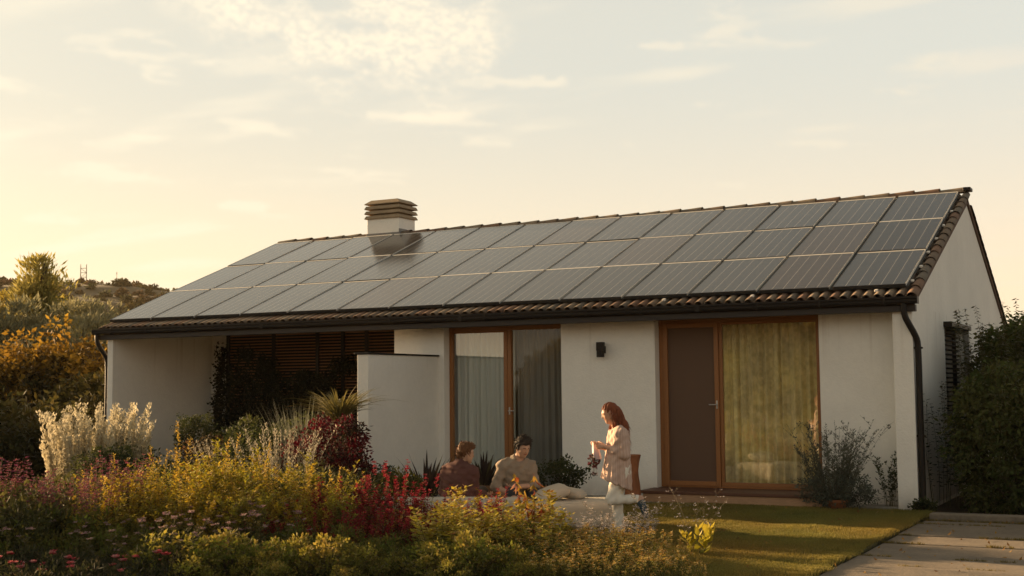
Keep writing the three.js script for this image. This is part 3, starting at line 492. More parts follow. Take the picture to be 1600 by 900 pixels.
function shrub(name, seed, o) {
  const g = new THREE.Group(); g.name = name; const R = mulberry(seed), { lf, cl } = crown(R, o), st = new MB();
  for (const [c] of cl) if (R() < (o.twig ?? 0.5)) { const b = [(R() - 0.5) * 0.25 * o.rx, 0, (R() - 0.5) * 0.25 * (o.rz ?? o.rx)]; st.rod([b, [mix(b[0], c[0], 0.45) + (R() - 0.5) * 0.1 * o.rx, c[1] * 0.6, mix(b[2], c[2], 0.45)], c], o.tr ?? 0.008, 0.002, [0.06, 0.045, 0.03], 3); }
  if (st.n) part('branches', st.geo(), M.bark, g, 'stuff'); part('foliage', lf.geo(), M.leaf, g, 'stuff');
  return g;
}
function tree(name, seed, o) {
  const g = new THREE.Group(); g.name = name; const R = mulberry(seed), { lf, cl } = crown(R, o), tr = new MB(), lb = new MB(), top = o.trunkTop ?? o.cy;
  const T = []; for (let k = 0; k <= 6; k++) T.push([(R() - 0.5) * 0.06 * k * (o.wob ?? 1), top * k / 6, (R() - 0.5) * 0.06 * k * (o.wob ?? 1)]);
  tr.rod(T, o.trunk, o.trunk * 0.35, [0.07, 0.05, 0.035], 9);
  for (const [c] of cl) if (R() < (o.limbP ?? 0.35)) { const k = Math.min(5, 1 + Math.floor(R() * 5)), b = T[k]; lb.rod([b, [mix(b[0], c[0], 0.5), mix(b[1], c[1], 0.4), mix(b[2], c[2], 0.5)], c], o.trunk * 0.3, 0.008, [0.07, 0.05, 0.035], 4); }
  part('trunk', tr.geo(), M.bark, g); if (lb.n) part('limbs', lb.geo(), M.bark, g, 'stuff'); part('crown', lf.geo(), M.leaf, g, 'stuff');
  return g;
}
function straps(name, seed, o) {
  const g = new THREE.Group(); g.name = name; const R = mulberry(seed), mb = new MB();
  for (let k = 0; k < o.n; k++) {
    const a = R() * 6.2832, L = o.len * (0.55 + 0.5 * R()), out = o.out * (0.25 + R()), bend = o.bend * (0.5 + R()), P = [], N = 7, dx = Math.cos(a), dz = Math.sin(a), r0 = R() * o.base;
    for (let j = 0; j <= N; j++) { const t = j / N, e = out * t + bend * t * t; P.push([dx * (r0 + L * e), (o.y0 ?? 0) + L * (t * Math.max(0.1, 1 - out * 0.35) - bend * 0.62 * t * t * t), dz * (r0 + L * e)]); }
    const c = o.col(R); mb.blade(P, o.wid * (0.7 + 0.5 * R()), [-dz, 0, dx], c, mix3(c, o.tip ?? c, 0.7));
  }
  if (o.y0) { const st = new MB(); st.rod([[0, 0, 0], [0.03, o.y0 * 0.5, 0.02], [0, o.y0 + 0.05, 0]], 0.05, 0.04, [0.08, 0.06, 0.04], 8); part('trunk', st.geo(), M.bark, g); }
  part('leaves', mb.geo(), M.leaf, g, 'stuff'); return g;
}
// sets out copies of a few variants through a bed area, labelled by row and place
const ORD = 'first second third fourth fifth sixth seventh eighth ninth tenth eleventh twelfth thirteenth fourteenth fifteenth sixteenth seventeenth eighteenth nineteenth twentieth'.split(' ');
for (let k = 1; k < 10; k++) ORD.push('twenty-' + ORD[k - 1]);
function drift(name, label, cat, group, variants, pts, R, sc = [0.8, 1.2]) {
  const nr = pts.length > 40 ? 4 : pts.length > 20 ? 3 : pts.length > 8 ? 2 : 1, rows = nr === 4 ? ['front', 'second', 'third', 'back'] : nr === 3 ? ['front', 'middle', 'back'] : ['front', 'back'];
  const order = pts.map((p, k) => k).sort((p, q) => pts[p][1] - pts[q][1]), where = [];
  for (let r = 0; r < nr; r++) order.slice(Math.round(r * pts.length / nr), Math.round((r + 1) * pts.length / nr)).sort((p, q) => pts[p][0] / pts[p][1] - pts[q][0] / pts[q][1]).forEach((k, i) => { where[k] = `${ORD[i]} from the left${nr > 1 ? ` in the ${rows[r]} row` : ''}`; });
  pts.forEach(([a, d, s = 1, y = 0], k) => {
    const v = variants[k % variants.length], p = bed(a, d, y - 0.02), f = s * mix(sc[0], sc[1], R());
    const o = k < variants.length ? v : v.clone(); o.name = numbered(name); o.position.set(...p); o.rotation.y = R() * 6.28; o.scale.set(f * (0.9 + 0.2 * R()), f, f * (0.9 + 0.2 * R()));
    tag(o, `${label}, ${where[k]}`, cat, group); scene.add(o);
  });
}
function spread(R, n, a0, a1, d0, d1, min, sf) {
  const out = []; for (let k = 0; k < n * 30 && out.length < n; k++) { const a = mix(a0, a1, R()), d = mix(d0, d1, R()); if (out.every((q) => Math.hypot(q[0] - a, q[1] - d) > min)) out.push([a, d, sf ? sf(a, d) : 1]); } return out;
}
function solo(g, label, cat, pos, turn = 0, s = 1, group) { g.name = numbered(g.name); g.position.set(...pos); g.rotation.y = turn; if (Array.isArray(s)) g.scale.set(...s); else g.scale.setScalar(s); tag(g, label, cat, group); scene.add(g); return g; }
const sum = (...cs) => (t, R) => { t = Math.max(0, Math.min(0.999, t)) * (cs.length - 1); const k = Math.floor(t); return mix3(cs[k], cs[k + 1], t - k); };
{
  const R = mulberry(2024), G0 = [0.028, 0.045, 0.01], G1 = [0.075, 0.10, 0.016], Y = [0.42, 0.29, 0.02], Y2 = [0.52, 0.37, 0.04], RD = [0.20, 0.022, 0.022], BR = [0.17, 0.06, 0.02];
  // golden drift
  const gold = [0, 1, 2, 3].map((k) => stemPlant('golden_perennial', 100 + k, { n: 9, base: 0.15, h: 1.1, vary: 0.5, lean: 0.2, leaves: 62, leaf: 0.05, wid: 0.024, bias: 0.7, spread: 0.018, side: 4, up0: -0.1, up1: 0.6, col: (t, r) => { const g = [1, 0.8, 1.05, 0.9][k], c = sum(G0, [0.05, 0.08, 0.012], [0.15, 0.155, 0.018], [0.42 * g, 0.32, 0.02], [0.62, 0.45, 0.045])(t * g, r); return r() < 0.06 ? BR : c; }, tip: [0.30, 0.23, 0.03], stemC: [0.12, 0.07, 0.02] }));
  drift('golden_perennial', 'golden yellow perennial of the tall drift', 'flowering plant', 'golden perennials in the tall drift', gold, spread(R, 50, -4.35, -1.8, 12.6, 14.4, 0.22, (a, d) => 0.72 + 0.3 * sst(-4.6, -3.2, a) - 0.3 * sst(-2.6, -1.75, a) - 0.22 * sst(13.2, 12.6, d)), R, [0.72, 1.14]);
  // spires standing above the drift
  const spire = [0, 1].map((k) => stemPlant('golden_spire', 120 + k, { n: 3, base: 0.05, h: 1.32, vary: 0.25, lean: 0.1, leaves: 110, leaf: 0.045, wid: 0.02, bias: 0.75, spread: 0.016, up0: 0, up1: 0.9, col: sum(G0, G1, Y, Y2, [0.5, 0.33, 0.08]) }));
  drift('golden_spire', 'slender golden spire above the drift', 'flowering plant', 'golden spires above the drift', spire, [[-3.45, 13.4, 1.03], [-3.02, 13.5, 0.98], [-2.62, 13.6, 0.86], [-3.7, 13.3, 0.85], [-2.1, 13.4, 0.72], [-3.2, 13.2, 0.82], [-4.1, 13.2, 0.78], [-4.45, 13.5, 0.74], [-2.85, 13.0, 0.78], [-2.4, 13.1, 0.74], [-3.9, 13.8, 0.84], [-1.9, 13.6, 0.7]], R, [0.95, 1.05]);
  // dull green underplanting in front of the drift
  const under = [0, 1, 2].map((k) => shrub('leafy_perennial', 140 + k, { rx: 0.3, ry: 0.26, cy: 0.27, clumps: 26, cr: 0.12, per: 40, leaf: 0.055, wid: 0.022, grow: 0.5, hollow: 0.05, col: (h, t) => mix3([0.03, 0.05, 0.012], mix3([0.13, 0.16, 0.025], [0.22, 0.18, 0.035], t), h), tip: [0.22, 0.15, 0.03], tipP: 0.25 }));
  drift('leafy_perennial', 'dull green perennial before the drifts', 'plant', 'leafy perennials in the low row', under, spread(R, 66, -5.0, 0.45, 11.75, 12.75, 0.23, (a, d) => mix(0.5, 0.72, sst(11.8, 12.8, d)) * (1 + 0.45 * sst(-3, -4.4, a))), R, [0.85, 1.15]);
  // lime mounds along the front edge
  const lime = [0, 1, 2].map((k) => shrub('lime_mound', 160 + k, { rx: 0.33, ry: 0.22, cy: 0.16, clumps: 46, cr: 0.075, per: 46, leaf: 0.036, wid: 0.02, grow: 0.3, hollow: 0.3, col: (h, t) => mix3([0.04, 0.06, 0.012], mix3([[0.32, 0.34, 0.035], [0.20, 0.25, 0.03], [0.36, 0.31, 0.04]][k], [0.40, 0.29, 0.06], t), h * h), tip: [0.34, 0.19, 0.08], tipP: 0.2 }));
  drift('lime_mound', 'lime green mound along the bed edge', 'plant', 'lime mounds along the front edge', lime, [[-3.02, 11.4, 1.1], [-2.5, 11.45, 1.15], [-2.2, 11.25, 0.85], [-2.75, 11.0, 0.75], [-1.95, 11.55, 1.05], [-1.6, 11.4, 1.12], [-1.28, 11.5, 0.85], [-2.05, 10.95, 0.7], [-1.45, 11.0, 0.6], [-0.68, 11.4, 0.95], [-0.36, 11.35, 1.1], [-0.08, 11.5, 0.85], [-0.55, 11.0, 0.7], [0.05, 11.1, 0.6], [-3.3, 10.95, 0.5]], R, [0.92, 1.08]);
  // pink pincushion flowers, lower corner
  const pink = [0, 1, 2].map((k) => stemPlant('pink_flower', 180 + k, { n: 3, base: 0.15, h: 0.34, vary: 0.45, lean: 0.3, leaves: 30, leaf: 0.06, wid: 0.02, bias: 1.1, col: sum([0.03, 0.045, 0.015], [0.055, 0.07, 0.02], [0.08, 0.09, 0.03]), flower: [[0.62, 0.12, 0.13], [0.66, 0.20, 0.2], [0.55, 0.07, 0.09], [0.6, 0.33, 0.32]], flowerFrom: 0.97, flowers: 16, flat: 0.04, petals: 6, fsize: 0.024 }));
  drift('pink_flower', 'pink pincushion flower at the corner', 'flower', 'pink flowers in the near corner', pink, spread(R, 11, -4.9, -3.15, 10.9, 11.6, 0.28), R, [0.75, 1.1]);
  const low = [0, 1].map((k) => shrub('low_perennial', 190 + k, { rx: 0.28, ry: 0.15, cy: 0.1, clumps: 24, cr: 0.08, per: 34, leaf: 0.055, wid: 0.014, grow: 0.8, hollow: 0.05, col: (h, t) => mix3([0.025, 0.034, 0.012], [0.085, 0.075, 0.03], h * t), tip: [0.22, 0.14, 0.1], tipP: 0.12 }));
  drift('low_perennial', 'low dusky perennial between pink flowers', 'plant', 'low perennials between the pink flowers', low, spread(R, 22, -5.1, -3.0, 10.8, 11.9, 0.26), R, [0.85, 1.2]);
  const dusk = [0, 1].map((k) => stemPlant('dusky_flower', 195 + k, { n: 8, base: 0.16, h: 0.55, vary: 0.4, lean: 0.3, leaves: 26, leaf: 0.05, wid: 0.016, bias: 0.9, side: 1, col: sum([0.03, 0.045, 0.012], [0.08, 0.09, 0.02], [0.14, 0.11, 0.035]), flower: [[0.42, 0.27, 0.27], [0.34, 0.2, 0.22], [0.5, 0.38, 0.34]], flowerFrom: 0.9, flowers: 9, flat: 0.05, petals: 3, fsize: 0.017 }));
  drift('dusky_flower', 'dusky pink seed heads before the drifts', 'flowering plant', 'dusky pink seed heads before the drifts', dusk, spread(R, 17, -4.9, -2.2, 11.6, 12.9, 0.3), R, [0.8, 1.15]);
  // purple flowered stems, far left
  const purple = [0, 1, 2].map((k) => stemPlant('purple_flower', 200 + k, { n: 11, base: 0.15, h: 1.12, vary: 0.35, lean: 0.14, leaves: 46, leaf: 0.055, wid: 0.02, bias: 0.9, col: sum([0.03, 0.04, 0.012], [0.08, 0.085, 0.02], [0.17, 0.13, 0.03]), flower: [[0.24, 0.06, 0.09], [0.17, 0.045, 0.09], [0.28, 0.1, 0.10]], flowerFrom: 0.76, flowers: 9, fspread: 0.018, petals: 3, fsize: 0.026 }));
  drift('purple_flower', 'purple flowered plant at the bed end', 'flowering plant', 'purple flowers at the far end', purple, spread(R, 26, -5.9, -3.95, 12.4, 13.8, 0.22), R, [0.8, 1.05]);
  // the pale plumed shrub
  const plume = stemPlant('plumed_shrub', 230, { n: 135, base: 0.46, h: 1.62, vary: 0.5, lean: 0.13, leaves: 150, leaf: 0.06, wid: 0.022, bias: 0.62, spread: 0.022, up0: 0.9, up1: 2.2, sr: 0.005, col: (t, r) => sum([0.11, 0.10, 0.06], [0.28, 0.25, 0.16], [0.5, 0.45, 0.32], [0.58, 0.53, 0.39])(t, r), stemC: [0.2, 0.15, 0.09] });
  solo(plume, 'tall cream shrub of feathery plumes against the white porch wall', 'shrub', bed(-5.98, 18.4, -0.03), 0.6, [1.25, 0.97, 1.25]);
  // red flower band
  const red = [0, 1, 2, 3].map((k) => stemPlant('red_flower', 260 + k, { n: 10, base: 0.15, h: 0.76, vary: 0.5, lean: 0.24, leaves: 46, leaf: 0.045, wid: 0.02, bias: 0.8, side: 2, spread: 0.012, col: (t, r) => { const c = sum(G0, [0.085, 0.07, 0.018], [0.21, 0.12, 0.03])(t, r), u = r(); return u < 0.3 ? RD : u < 0.42 ? [0.30, 0.07, 0.03] : u < 0.62 ? [0.36, 0.26, 0.03] : c; }, flower: [[0.36, 0.014, 0.03], [0.25, 0.01, 0.02], [0.42, 0.04, 0.05]], flowerFrom: 0.74, flowers: 15, fspread: 0.018, petals: 3, fsize: 0.025, stemC: [0.12, 0.04, 0.03] }));
  drift('red_flower', 'red flowered plant before the sofa', 'flowering plant', 'red flowers in the band', red, spread(R, 62, -2.5, -0.1, 12.6, 14.3, 0.19, (a, d) => 0.74 + 0.24 * sst(12.9, 14.0, d) - 0.16 * sst(-1.2, -0.7, a)), R, [0.85, 1.1]);
  const redTall = [0, 1].map((k) => stemPlant('red_snapdragon', 280 + k, { n: 5, base: 0.1, h: 1.0, vary: 0.35, lean: 0.14, leaves: 40, leaf: 0.045, wid: 0.02, bias: 1, col: sum(G0, G1, [0.14, 0.12, 0.03]), flower: [[0.36, 0.014, 0.04], [0.28, 0.01, 0.03], [0.42, 0.045, 0.06]], flowerFrom: 0.82, flowers: 15, fspread: 0.02, petals: 4, fsize: 0.027 }));
  drift('red_snapdragon', 'bright red flower spike above the band', 'flowering plant', 'red spikes above the band', redTall, [[-1.55, 14.1, 0.98], [-1.28, 14.2, 0.92], [-0.98, 14.2, 0.84], [-1.12, 14.3, 0.8], [-1.78, 14.0, 0.82], [-2.0, 13.9, 0.76], [-1.42, 13.8, 0.84]], R, [0.95, 1.05]);
  // yellow green leafy plants
  const yg = [0, 1, 2].map((k) => stemPlant('yellow_leaf_plant', 300 + k, { n: 6, base: 0.13, h: 0.74, vary: 0.5, lean: 0.26, leaves: 34, leaf: 0.085, wid: 0.036, bias: 0.8, side: 2, up0: -0.2, up1: 0.3, col: (t, r) => { const c = sum([0.04, 0.065, 0.012], [0.14, 0.17, 0.02], [0.40, 0.36, 0.03], [0.52, 0.42, 0.05])(t, r); return r() < 0.1 ? [0.3, 0.1, 0.02] : c; }, tip: [0.46, 0.33, 0.03], stemC: [0.1, 0.1, 0.03] }));
  drift('yellow_leaf_plant', 'yellow green leafy plant before the ottoman', 'plant', 'yellow green plants in front of the ottoman', yg, spread(R, 20, -0.8, 0.42, 12.1, 13.2, 0.2, (a, d) => 0.82 + 0.12 * sst(12.3, 13.2, d)), R, [0.85, 1.15]);
  const tallA = stemPlant('amaranth', 320, { n: 5, base: 0.08, h: 1.0, vary: 0.4, lean: 0.3, leaves: 36, leaf: 0.14, wid: 0.045, bias: 0.9, up0: -0.2, up1: -0.9, col: (t, r) => r() < 0.35 ? [0.24, 0.04, 0.025] : sum([0.10, 0.09, 0.02], [0.3, 0.2, 0.03], [0.42, 0.28, 0.04])(t, r), tip: [0.45, 0.22, 0.03], stemC: [0.25, 0.05, 0.03], sr: 0.007 });
  solo(tallA, 'tall plant with drooping yellow and crimson leaves before the young man in grey', 'plant', bed(0.21, 13.1, -0.03), 2.2, [0.9, 1.0, 0.9]);
  // meadow flowers at the lawn's edge
  const mead = [0, 1, 2, 3].map((k) => stemPlant('meadow_flower', 340 + k, { n: 16, base: 0.17, h: 0.4, vary: 0.4, lean: 0.35, leaves: 22, leaf: 0.045, wid: 0.012, bias: 0.9, col: sum([0.05, 0.07, 0.014], [0.15, 0.17, 0.025], [0.36, 0.31, 0.04]), tip: [0.4, 0.3, 0.05], flower: [[0.58, 0.4, 0.06], [0.5, 0.28, 0.06], [0.6, 0.48, 0.2]], flowerFrom: 0.88, flowers: 5, fspread: 0.018, petals: 3, fsize: 0.02 }));
  drift('meadow_flower', 'golden meadow flower clump by the lawn', 'flowering plant', 'golden meadow flowers by the lawn', mead, spread(R, 70, 0.25, 1.58, 11.0, 12.9, 0.15, (a, d) => (0.95 - 0.42 * sst(1.0, 1.7, a)) * mix(0.8, 1.0, sst(11, 12.6, d))), R, [0.8, 1.15]);
  // honesty seed heads
  const hon = [0, 1].map((k) => stemPlant('honesty', 360 + k, { n: 9, base: 0.09, h: 0.72, vary: 0.4, lean: 0.35, leaves: 6, leaf: 0.05, wid: 0.02, side: 3, col: sum([0.16, 0.14, 0.1], [0.3, 0.27, 0.22]), flower: [[0.62, 0.58, 0.54], [0.7, 0.62, 0.6], [0.5, 0.46, 0.44]], flowerFrom: 0.45, flowers: 12, fspread: 0.05, petals: 2, fsize: 0.03, stemC: [0.22, 0.18, 0.13], sr: 0.003 }));
  drift('honesty', 'silvery honesty stems before the woman', 'flower', 'honesty stems before the woman', hon, [[0.86, 13.7, 0.72], [1.1, 13.8, 0.6], [1.4, 13.9, 0.85], [1.02, 13.5, 0.6], [1.25, 13.6, 0.55], [0.72, 13.7, 0.55], [1.42, 14.0, 0.62]], R, [0.95, 1.05]);
  const wisp = stemPlant('wispy_stems', 380, { n: 6, base: 0.05, h: 0.74, vary: 0.45, lean: 0.4, leaves: 5, leaf: 0.03, wid: 0.012, side: 3, col: sum([0.1, 0.09, 0.06], [0.2, 0.18, 0.14]), flower: [[0.45, 0.42, 0.42], [0.36, 0.33, 0.35]], flowerFrom: 0.5, flowers: 8, fspread: 0.05, petals: 2, fsize: 0.026, stemC: [0.12, 0.10, 0.07], sr: 0.002 });
  solo(wisp, 'thin wispy stems with pale seed heads on the lawn before the step', 'flower', bed(1.83, 13.1, 0.0), 0.4, 0.95);
  const lemon = stemPlant('lemon_leaf_plant', 384, { n: 7, base: 0.07, h: 0.34, vary: 0.3, lean: 0.35, leaves: 10, leaf: 0.11, wid: 0.05, up0: 0.8, up1: 1.6, col: sum([0.16, 0.17, 0.02], [0.42, 0.36, 0.03], [0.5, 0.4, 0.05]) });
  solo(lemon, 'small plant with upright lemon yellow leaves standing alone on the lawn', 'plant', bed(1.83, 12.9, 0), 1.1, [1.1, 0.95, 1.1]);
  // shrubs before the porch
  const silver = stemPlant('silver_shrub', 400, { n: 52, base: 0.28, h: 1.34, vary: 0.4, lean: 0.25, leaves: 60, leaf: 0.05, wid: 0.014, up0: 0.5, up1: 1.6, bias: 0.8, col: sum([0.10, 0.10, 0.075], [0.24, 0.225, 0.17], [0.4, 0.36, 0.27]), stemC: [0.16, 0.14, 0.1] });
  solo(silver, 'silver grey shrub of upright stems beside the dark red shrub', 'shrub', bed(-2.88, 16, -0.03), 0, [1.0, 1.0, 1.0]);
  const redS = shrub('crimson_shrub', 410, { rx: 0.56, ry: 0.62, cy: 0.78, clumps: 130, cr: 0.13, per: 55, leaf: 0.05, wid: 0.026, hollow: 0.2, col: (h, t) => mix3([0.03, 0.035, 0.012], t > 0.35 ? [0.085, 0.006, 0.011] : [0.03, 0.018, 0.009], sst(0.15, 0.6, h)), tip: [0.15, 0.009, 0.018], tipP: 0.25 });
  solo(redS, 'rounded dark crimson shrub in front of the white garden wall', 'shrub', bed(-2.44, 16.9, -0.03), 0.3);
  const spiky = straps('spiky_palm', 420, { n: 190, len: 0.8, out: 0.34, bend: 0.5, base: 0.05, wid: 0.024, y0: 1.2, col: (r) => mix3([0.08, 0.09, 0.025], [0.20, 0.17, 0.04], r()), tip: [0.25, 0.2, 0.07] });
  solo(spiky, 'yellow green spiky plant with an arching tuft of narrow leaves by the wall end', 'plant', bed(-2.42, 17.9, -0.03), 0, 1);
  const blueG = straps('blue_grass', 430, { n: 260, len: 1.72, out: 0.12, bend: 0.14, base: 0.22, wid: 0.014, col: (r) => mix3([0.075, 0.09, 0.07], [0.15, 0.165, 0.125], r()), tip: [0.2, 0.2, 0.15] });
  solo(blueG, 'tall blue grey grass clump between the porch screen and the spiky plant', 'plant', bed(-3.05, 18.6, -0.03), 0, 1);
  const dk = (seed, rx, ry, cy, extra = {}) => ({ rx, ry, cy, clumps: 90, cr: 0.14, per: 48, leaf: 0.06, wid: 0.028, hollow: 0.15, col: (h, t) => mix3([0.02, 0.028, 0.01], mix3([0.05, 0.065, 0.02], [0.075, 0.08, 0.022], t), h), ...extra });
  solo(shrub('round_shrub', 440, dk(0, 0.38, 0.4, 1.0, { leaf: 0.035, wid: 0.02, clumps: 120, cr: 0.08 })), 'dark clipped round shrub against the white inner wall of the porch', 'shrub', bed(-5.3, 21.4, -0.03));
  solo(shrub('green_shrub', 441, dk(0, 0.55, 0.55, 0.62)), 'mid green bushy shrub behind the silver shrub', 'shrub', bed(-3.72, 18.2, -0.03));
  solo(shrub('green_shrub', 442, dk(0, 0.5, 0.5, 0.5, { col: (h, t) => mix3([0.03, 0.03, 0.012], [0.11, 0.06, 0.03], h * t + 0.2) })), 'brownish shrub below the clipped round shrub', 'shrub', bed(-4.75, 20.4, -0.03));
  const silver2 = silver.clone(); silver2.name = 'silver_shrub'; solo(silver2, 'smaller silver grey shrub in front of the brownish shrub', 'shrub', bed(-4.2, 19.0, -0.03), 2.0, [0.95, 0.78, 0.95]);
  for (const [a, d, s, l] of [[-5.9, 19.2, 1.0, 'dark shrub left of the porch in the shade of the end wall'], [-3.3, 19.9, 1.15, 'dark green shrub at the foot of the porch screen'], [-4.4, 21.4, 1.1, 'deep green shrub deep inside the porch'], [-5.4, 17.4, 0.9, 'dark green shrub behind the cream plumes']]) { const c = shrub('dark_shrub', 450 + Math.round(a * -10), dk(0, 0.62, 0.55, 0.6)); solo(c, l, 'shrub', bed(a, d, -0.03), a, s); }
  // infill between beds so that no bare soil shows
  const fill = [0, 1, 2].map((k) => shrub('filler_perennial', 470 + k, { rx: 0.32, ry: 0.3, cy: 0.3, clumps: 24, cr: 0.13, per: 40, leaf: 0.06, wid: 0.022, grow: 0.6, hollow: 0.05, col: (h, t) => mix3([0.025, 0.034, 0.01], mix3([0.07, 0.075, 0.02], [0.12, 0.10, 0.03], t), h) }));
  drift('filler_perennial', 'plain green perennial behind the drifts', 'plant', 'green perennials in the middle of the bed', fill, [...spread(R, 40, -5.6, -2.4, 14.5, 18.0, 0.36), ...spread(R, 10, -6.4, -4.6, 12.2, 13.2, 0.36), ...spread(R, 8, -2.6, -1.9, 14.5, 16.2, 0.3)], R, [0.9, 1.4]);
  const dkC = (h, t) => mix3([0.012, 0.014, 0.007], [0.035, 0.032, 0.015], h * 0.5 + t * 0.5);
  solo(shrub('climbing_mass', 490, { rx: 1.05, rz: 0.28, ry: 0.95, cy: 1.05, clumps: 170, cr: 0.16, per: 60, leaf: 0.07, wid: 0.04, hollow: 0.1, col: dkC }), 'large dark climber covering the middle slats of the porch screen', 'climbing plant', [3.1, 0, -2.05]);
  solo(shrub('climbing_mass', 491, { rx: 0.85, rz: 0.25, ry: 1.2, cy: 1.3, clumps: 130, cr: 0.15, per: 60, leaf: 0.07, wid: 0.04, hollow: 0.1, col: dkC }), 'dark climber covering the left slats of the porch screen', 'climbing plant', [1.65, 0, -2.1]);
  // creeper on the porch screen and corner
  const creeper = (name, seed, pts, label, col) => { const R4 = mulberry(seed), lf = new MB(), st = new MB(); st.rod(pts, 0.012, 0.004, [0.05, 0.04, 0.03], 4); for (let k = 0; k < 1700; k++) { const t = R4() * (pts.length - 1), i = Math.floor(t), p = add([mix(pts[i][0], pts[i + 1][0], t - i), mix(pts[i][1], pts[i + 1][1], t - i), mix(pts[i][2], pts[i + 1][2], t - i)], rdir(R4), 0.2 * R4()), d = rdir(R4), v = 0.5 + R4(); lf.leaf(p, d, norm(cross(d, rdir(R4))), 0.07, 0.045, [col[0] * v, col[1] * v, col[2] * v]); } const g = new THREE.Group(); g.name = name; part('stems', st.geo(), M.bark, g, 'stuff'); part('leaves', lf.geo(), M.leaf, g, 'stuff'); return solo(g, label, 'climbing plant', [0, 0, 0]); };
  creeper('climbing_plant', 480, [[0.72, 0, -2.25], [0.68, 0.9, -2.3], [0.66, 1.7, -2.38], [0.76, 2.55, -2.4]], 'dark climber growing up the left edge of the porch screen', [0.04, 0.032, 0.016]);
  creeper('climbing_plant', 481, [[2.4, 0, -2.2], [2.9, 0.9, -2.1], [3.3, 1.6, -2.2], [3.7, 2.2, -2.3], [4.2, 2.1, -2.25]], 'dark bushy climber over the middle of the porch screen', [0.035, 0.032, 0.014]);
  creeper('climbing_plant', 482, [[1.3, 0, -2.2], [1.6, 0.8, -2.2], [2.2, 1.5, -2.25], [1.9, 2.3, -2.4]], 'dark climber on the slats next to the left screen post', [0.035, 0.03, 0.014]);
  // against the house
  const phor = (seed, n, len) => straps('flax_plant', seed, { n, len, out: 0.55, bend: 0.1, base: 0.06, wid: 0.05, col: (r) => r() < 0.2 ? mix3([0.10, 0.11, 0.04], [0.17, 0.16, 0.06], r()) : mix3([0.03, 0.02, 0.018], [0.06, 0.045, 0.03], r()), tip: [0.05, 0.03, 0.025] });
  solo(phor(500, 60, 0.92), 'dark spiky flax plant in front of the white garden wall', 'plant', bed(-1.26, 18.6, 0));
  solo(phor(501, 40, 0.62), 'dark spiky flax plant in the terracotta trough below the window', 'plant', bed(-0.43, 18.7, 0.27));
  solo(shrub('green_shrub', 510, dk(0, 0.28, 0.3, 0.35, { clumps: 40, cr: 0.1, col: (h, t) => mix3([0.03, 0.045, 0.03], [0.06, 0.09, 0.06], h) })), 'small blue green shrub at the foot of the white garden wall', 'shrub', bed(-1.86, 17.8, 0));
  solo(shrub('green_shrub', 511, dk(0, 0.3, 0.3, 0.3, { clumps: 40, cr: 0.1, col: (h, t) => mix3([0.06, 0.06, 0.015], [0.17, 0.15, 0.03], h) })), 'small yellow green shrub between the flax plant and the red flowers', 'shrub', bed(-1.55, 17.3, 0));
  solo(shrub('pot_shrub', 512, dk(0, 0.42, 0.24, 0.26, { clumps: 46, cr: 0.1, leaf: 0.045 })), 'leafy green plant spilling from the bowl planter under the window edge', 'plant', [10.0, 0.18, 1.28]);
  const bigP = stemPlant('potted_shrub', 520, { n: 100, base: 0.2, h: 1.18, vary: 0.65, lean: 0.36, leaves: 24, leaf: 0.045, wid: 0.016, bias: 1.0, up0: 0.2, up1: 0.9, side: 3, col: (t, r) => sum([0.09, 0.105, 0.075], [0.13, 0.145, 0.105], [0.15, 0.155, 0.12])(t, r), stemC: [0.09, 0.08, 0.05], sr: 0.003 });
  solo(bigP, 'large grey green bushy plant in the terracotta pot by the glass door', 'plant', [13.7, 0.08, 0.36], 0, [1.08, 1, 0.8]);
  const base2 = shrub('pot_skirt', 521, { rx: 0.52, ry: 0.22, cy: 0.26, rz: 0.36, clumps: 80, cr: 0.11, per: 50, leaf: 0.05, wid: 0.016, hollow: 0.2, col: (h, t) => mix3([0.06, 0.07, 0.05], [0.17, 0.185, 0.14], h * 0.6 + t * 0.4) }); base2.name = 'trailing_plant';
  solo(base2, 'low silvery trailing plant around the terracotta pot by the glass door', 'plant', [13.74, 0.02, 0.36]);
  const vine = stemPlant('wall_vine', 530, { n: 12, base: 0.08, h: 0.85, vary: 0.4, lean: 0.35, leaves: 22, leaf: 0.06, wid: 0.03, side: 2, col: sum([0.03, 0.04, 0.018], [0.06, 0.075, 0.03]) });
  solo(vine, 'small dark vine against the white wall next to the right pillar', 'plant', [14.36, 0.02, 0.02], 0, [0.8, 1, 0.5]);
  solo(shrub('green_shrub', 531, dk(0, 0.14, 0.1, 0.08, { clumps: 18, cr: 0.06, leaf: 0.04 })), 'tiny green shrub at the foot of the right pillar and downpipe', 'shrub', [14.88, 0, 0.34]);
}
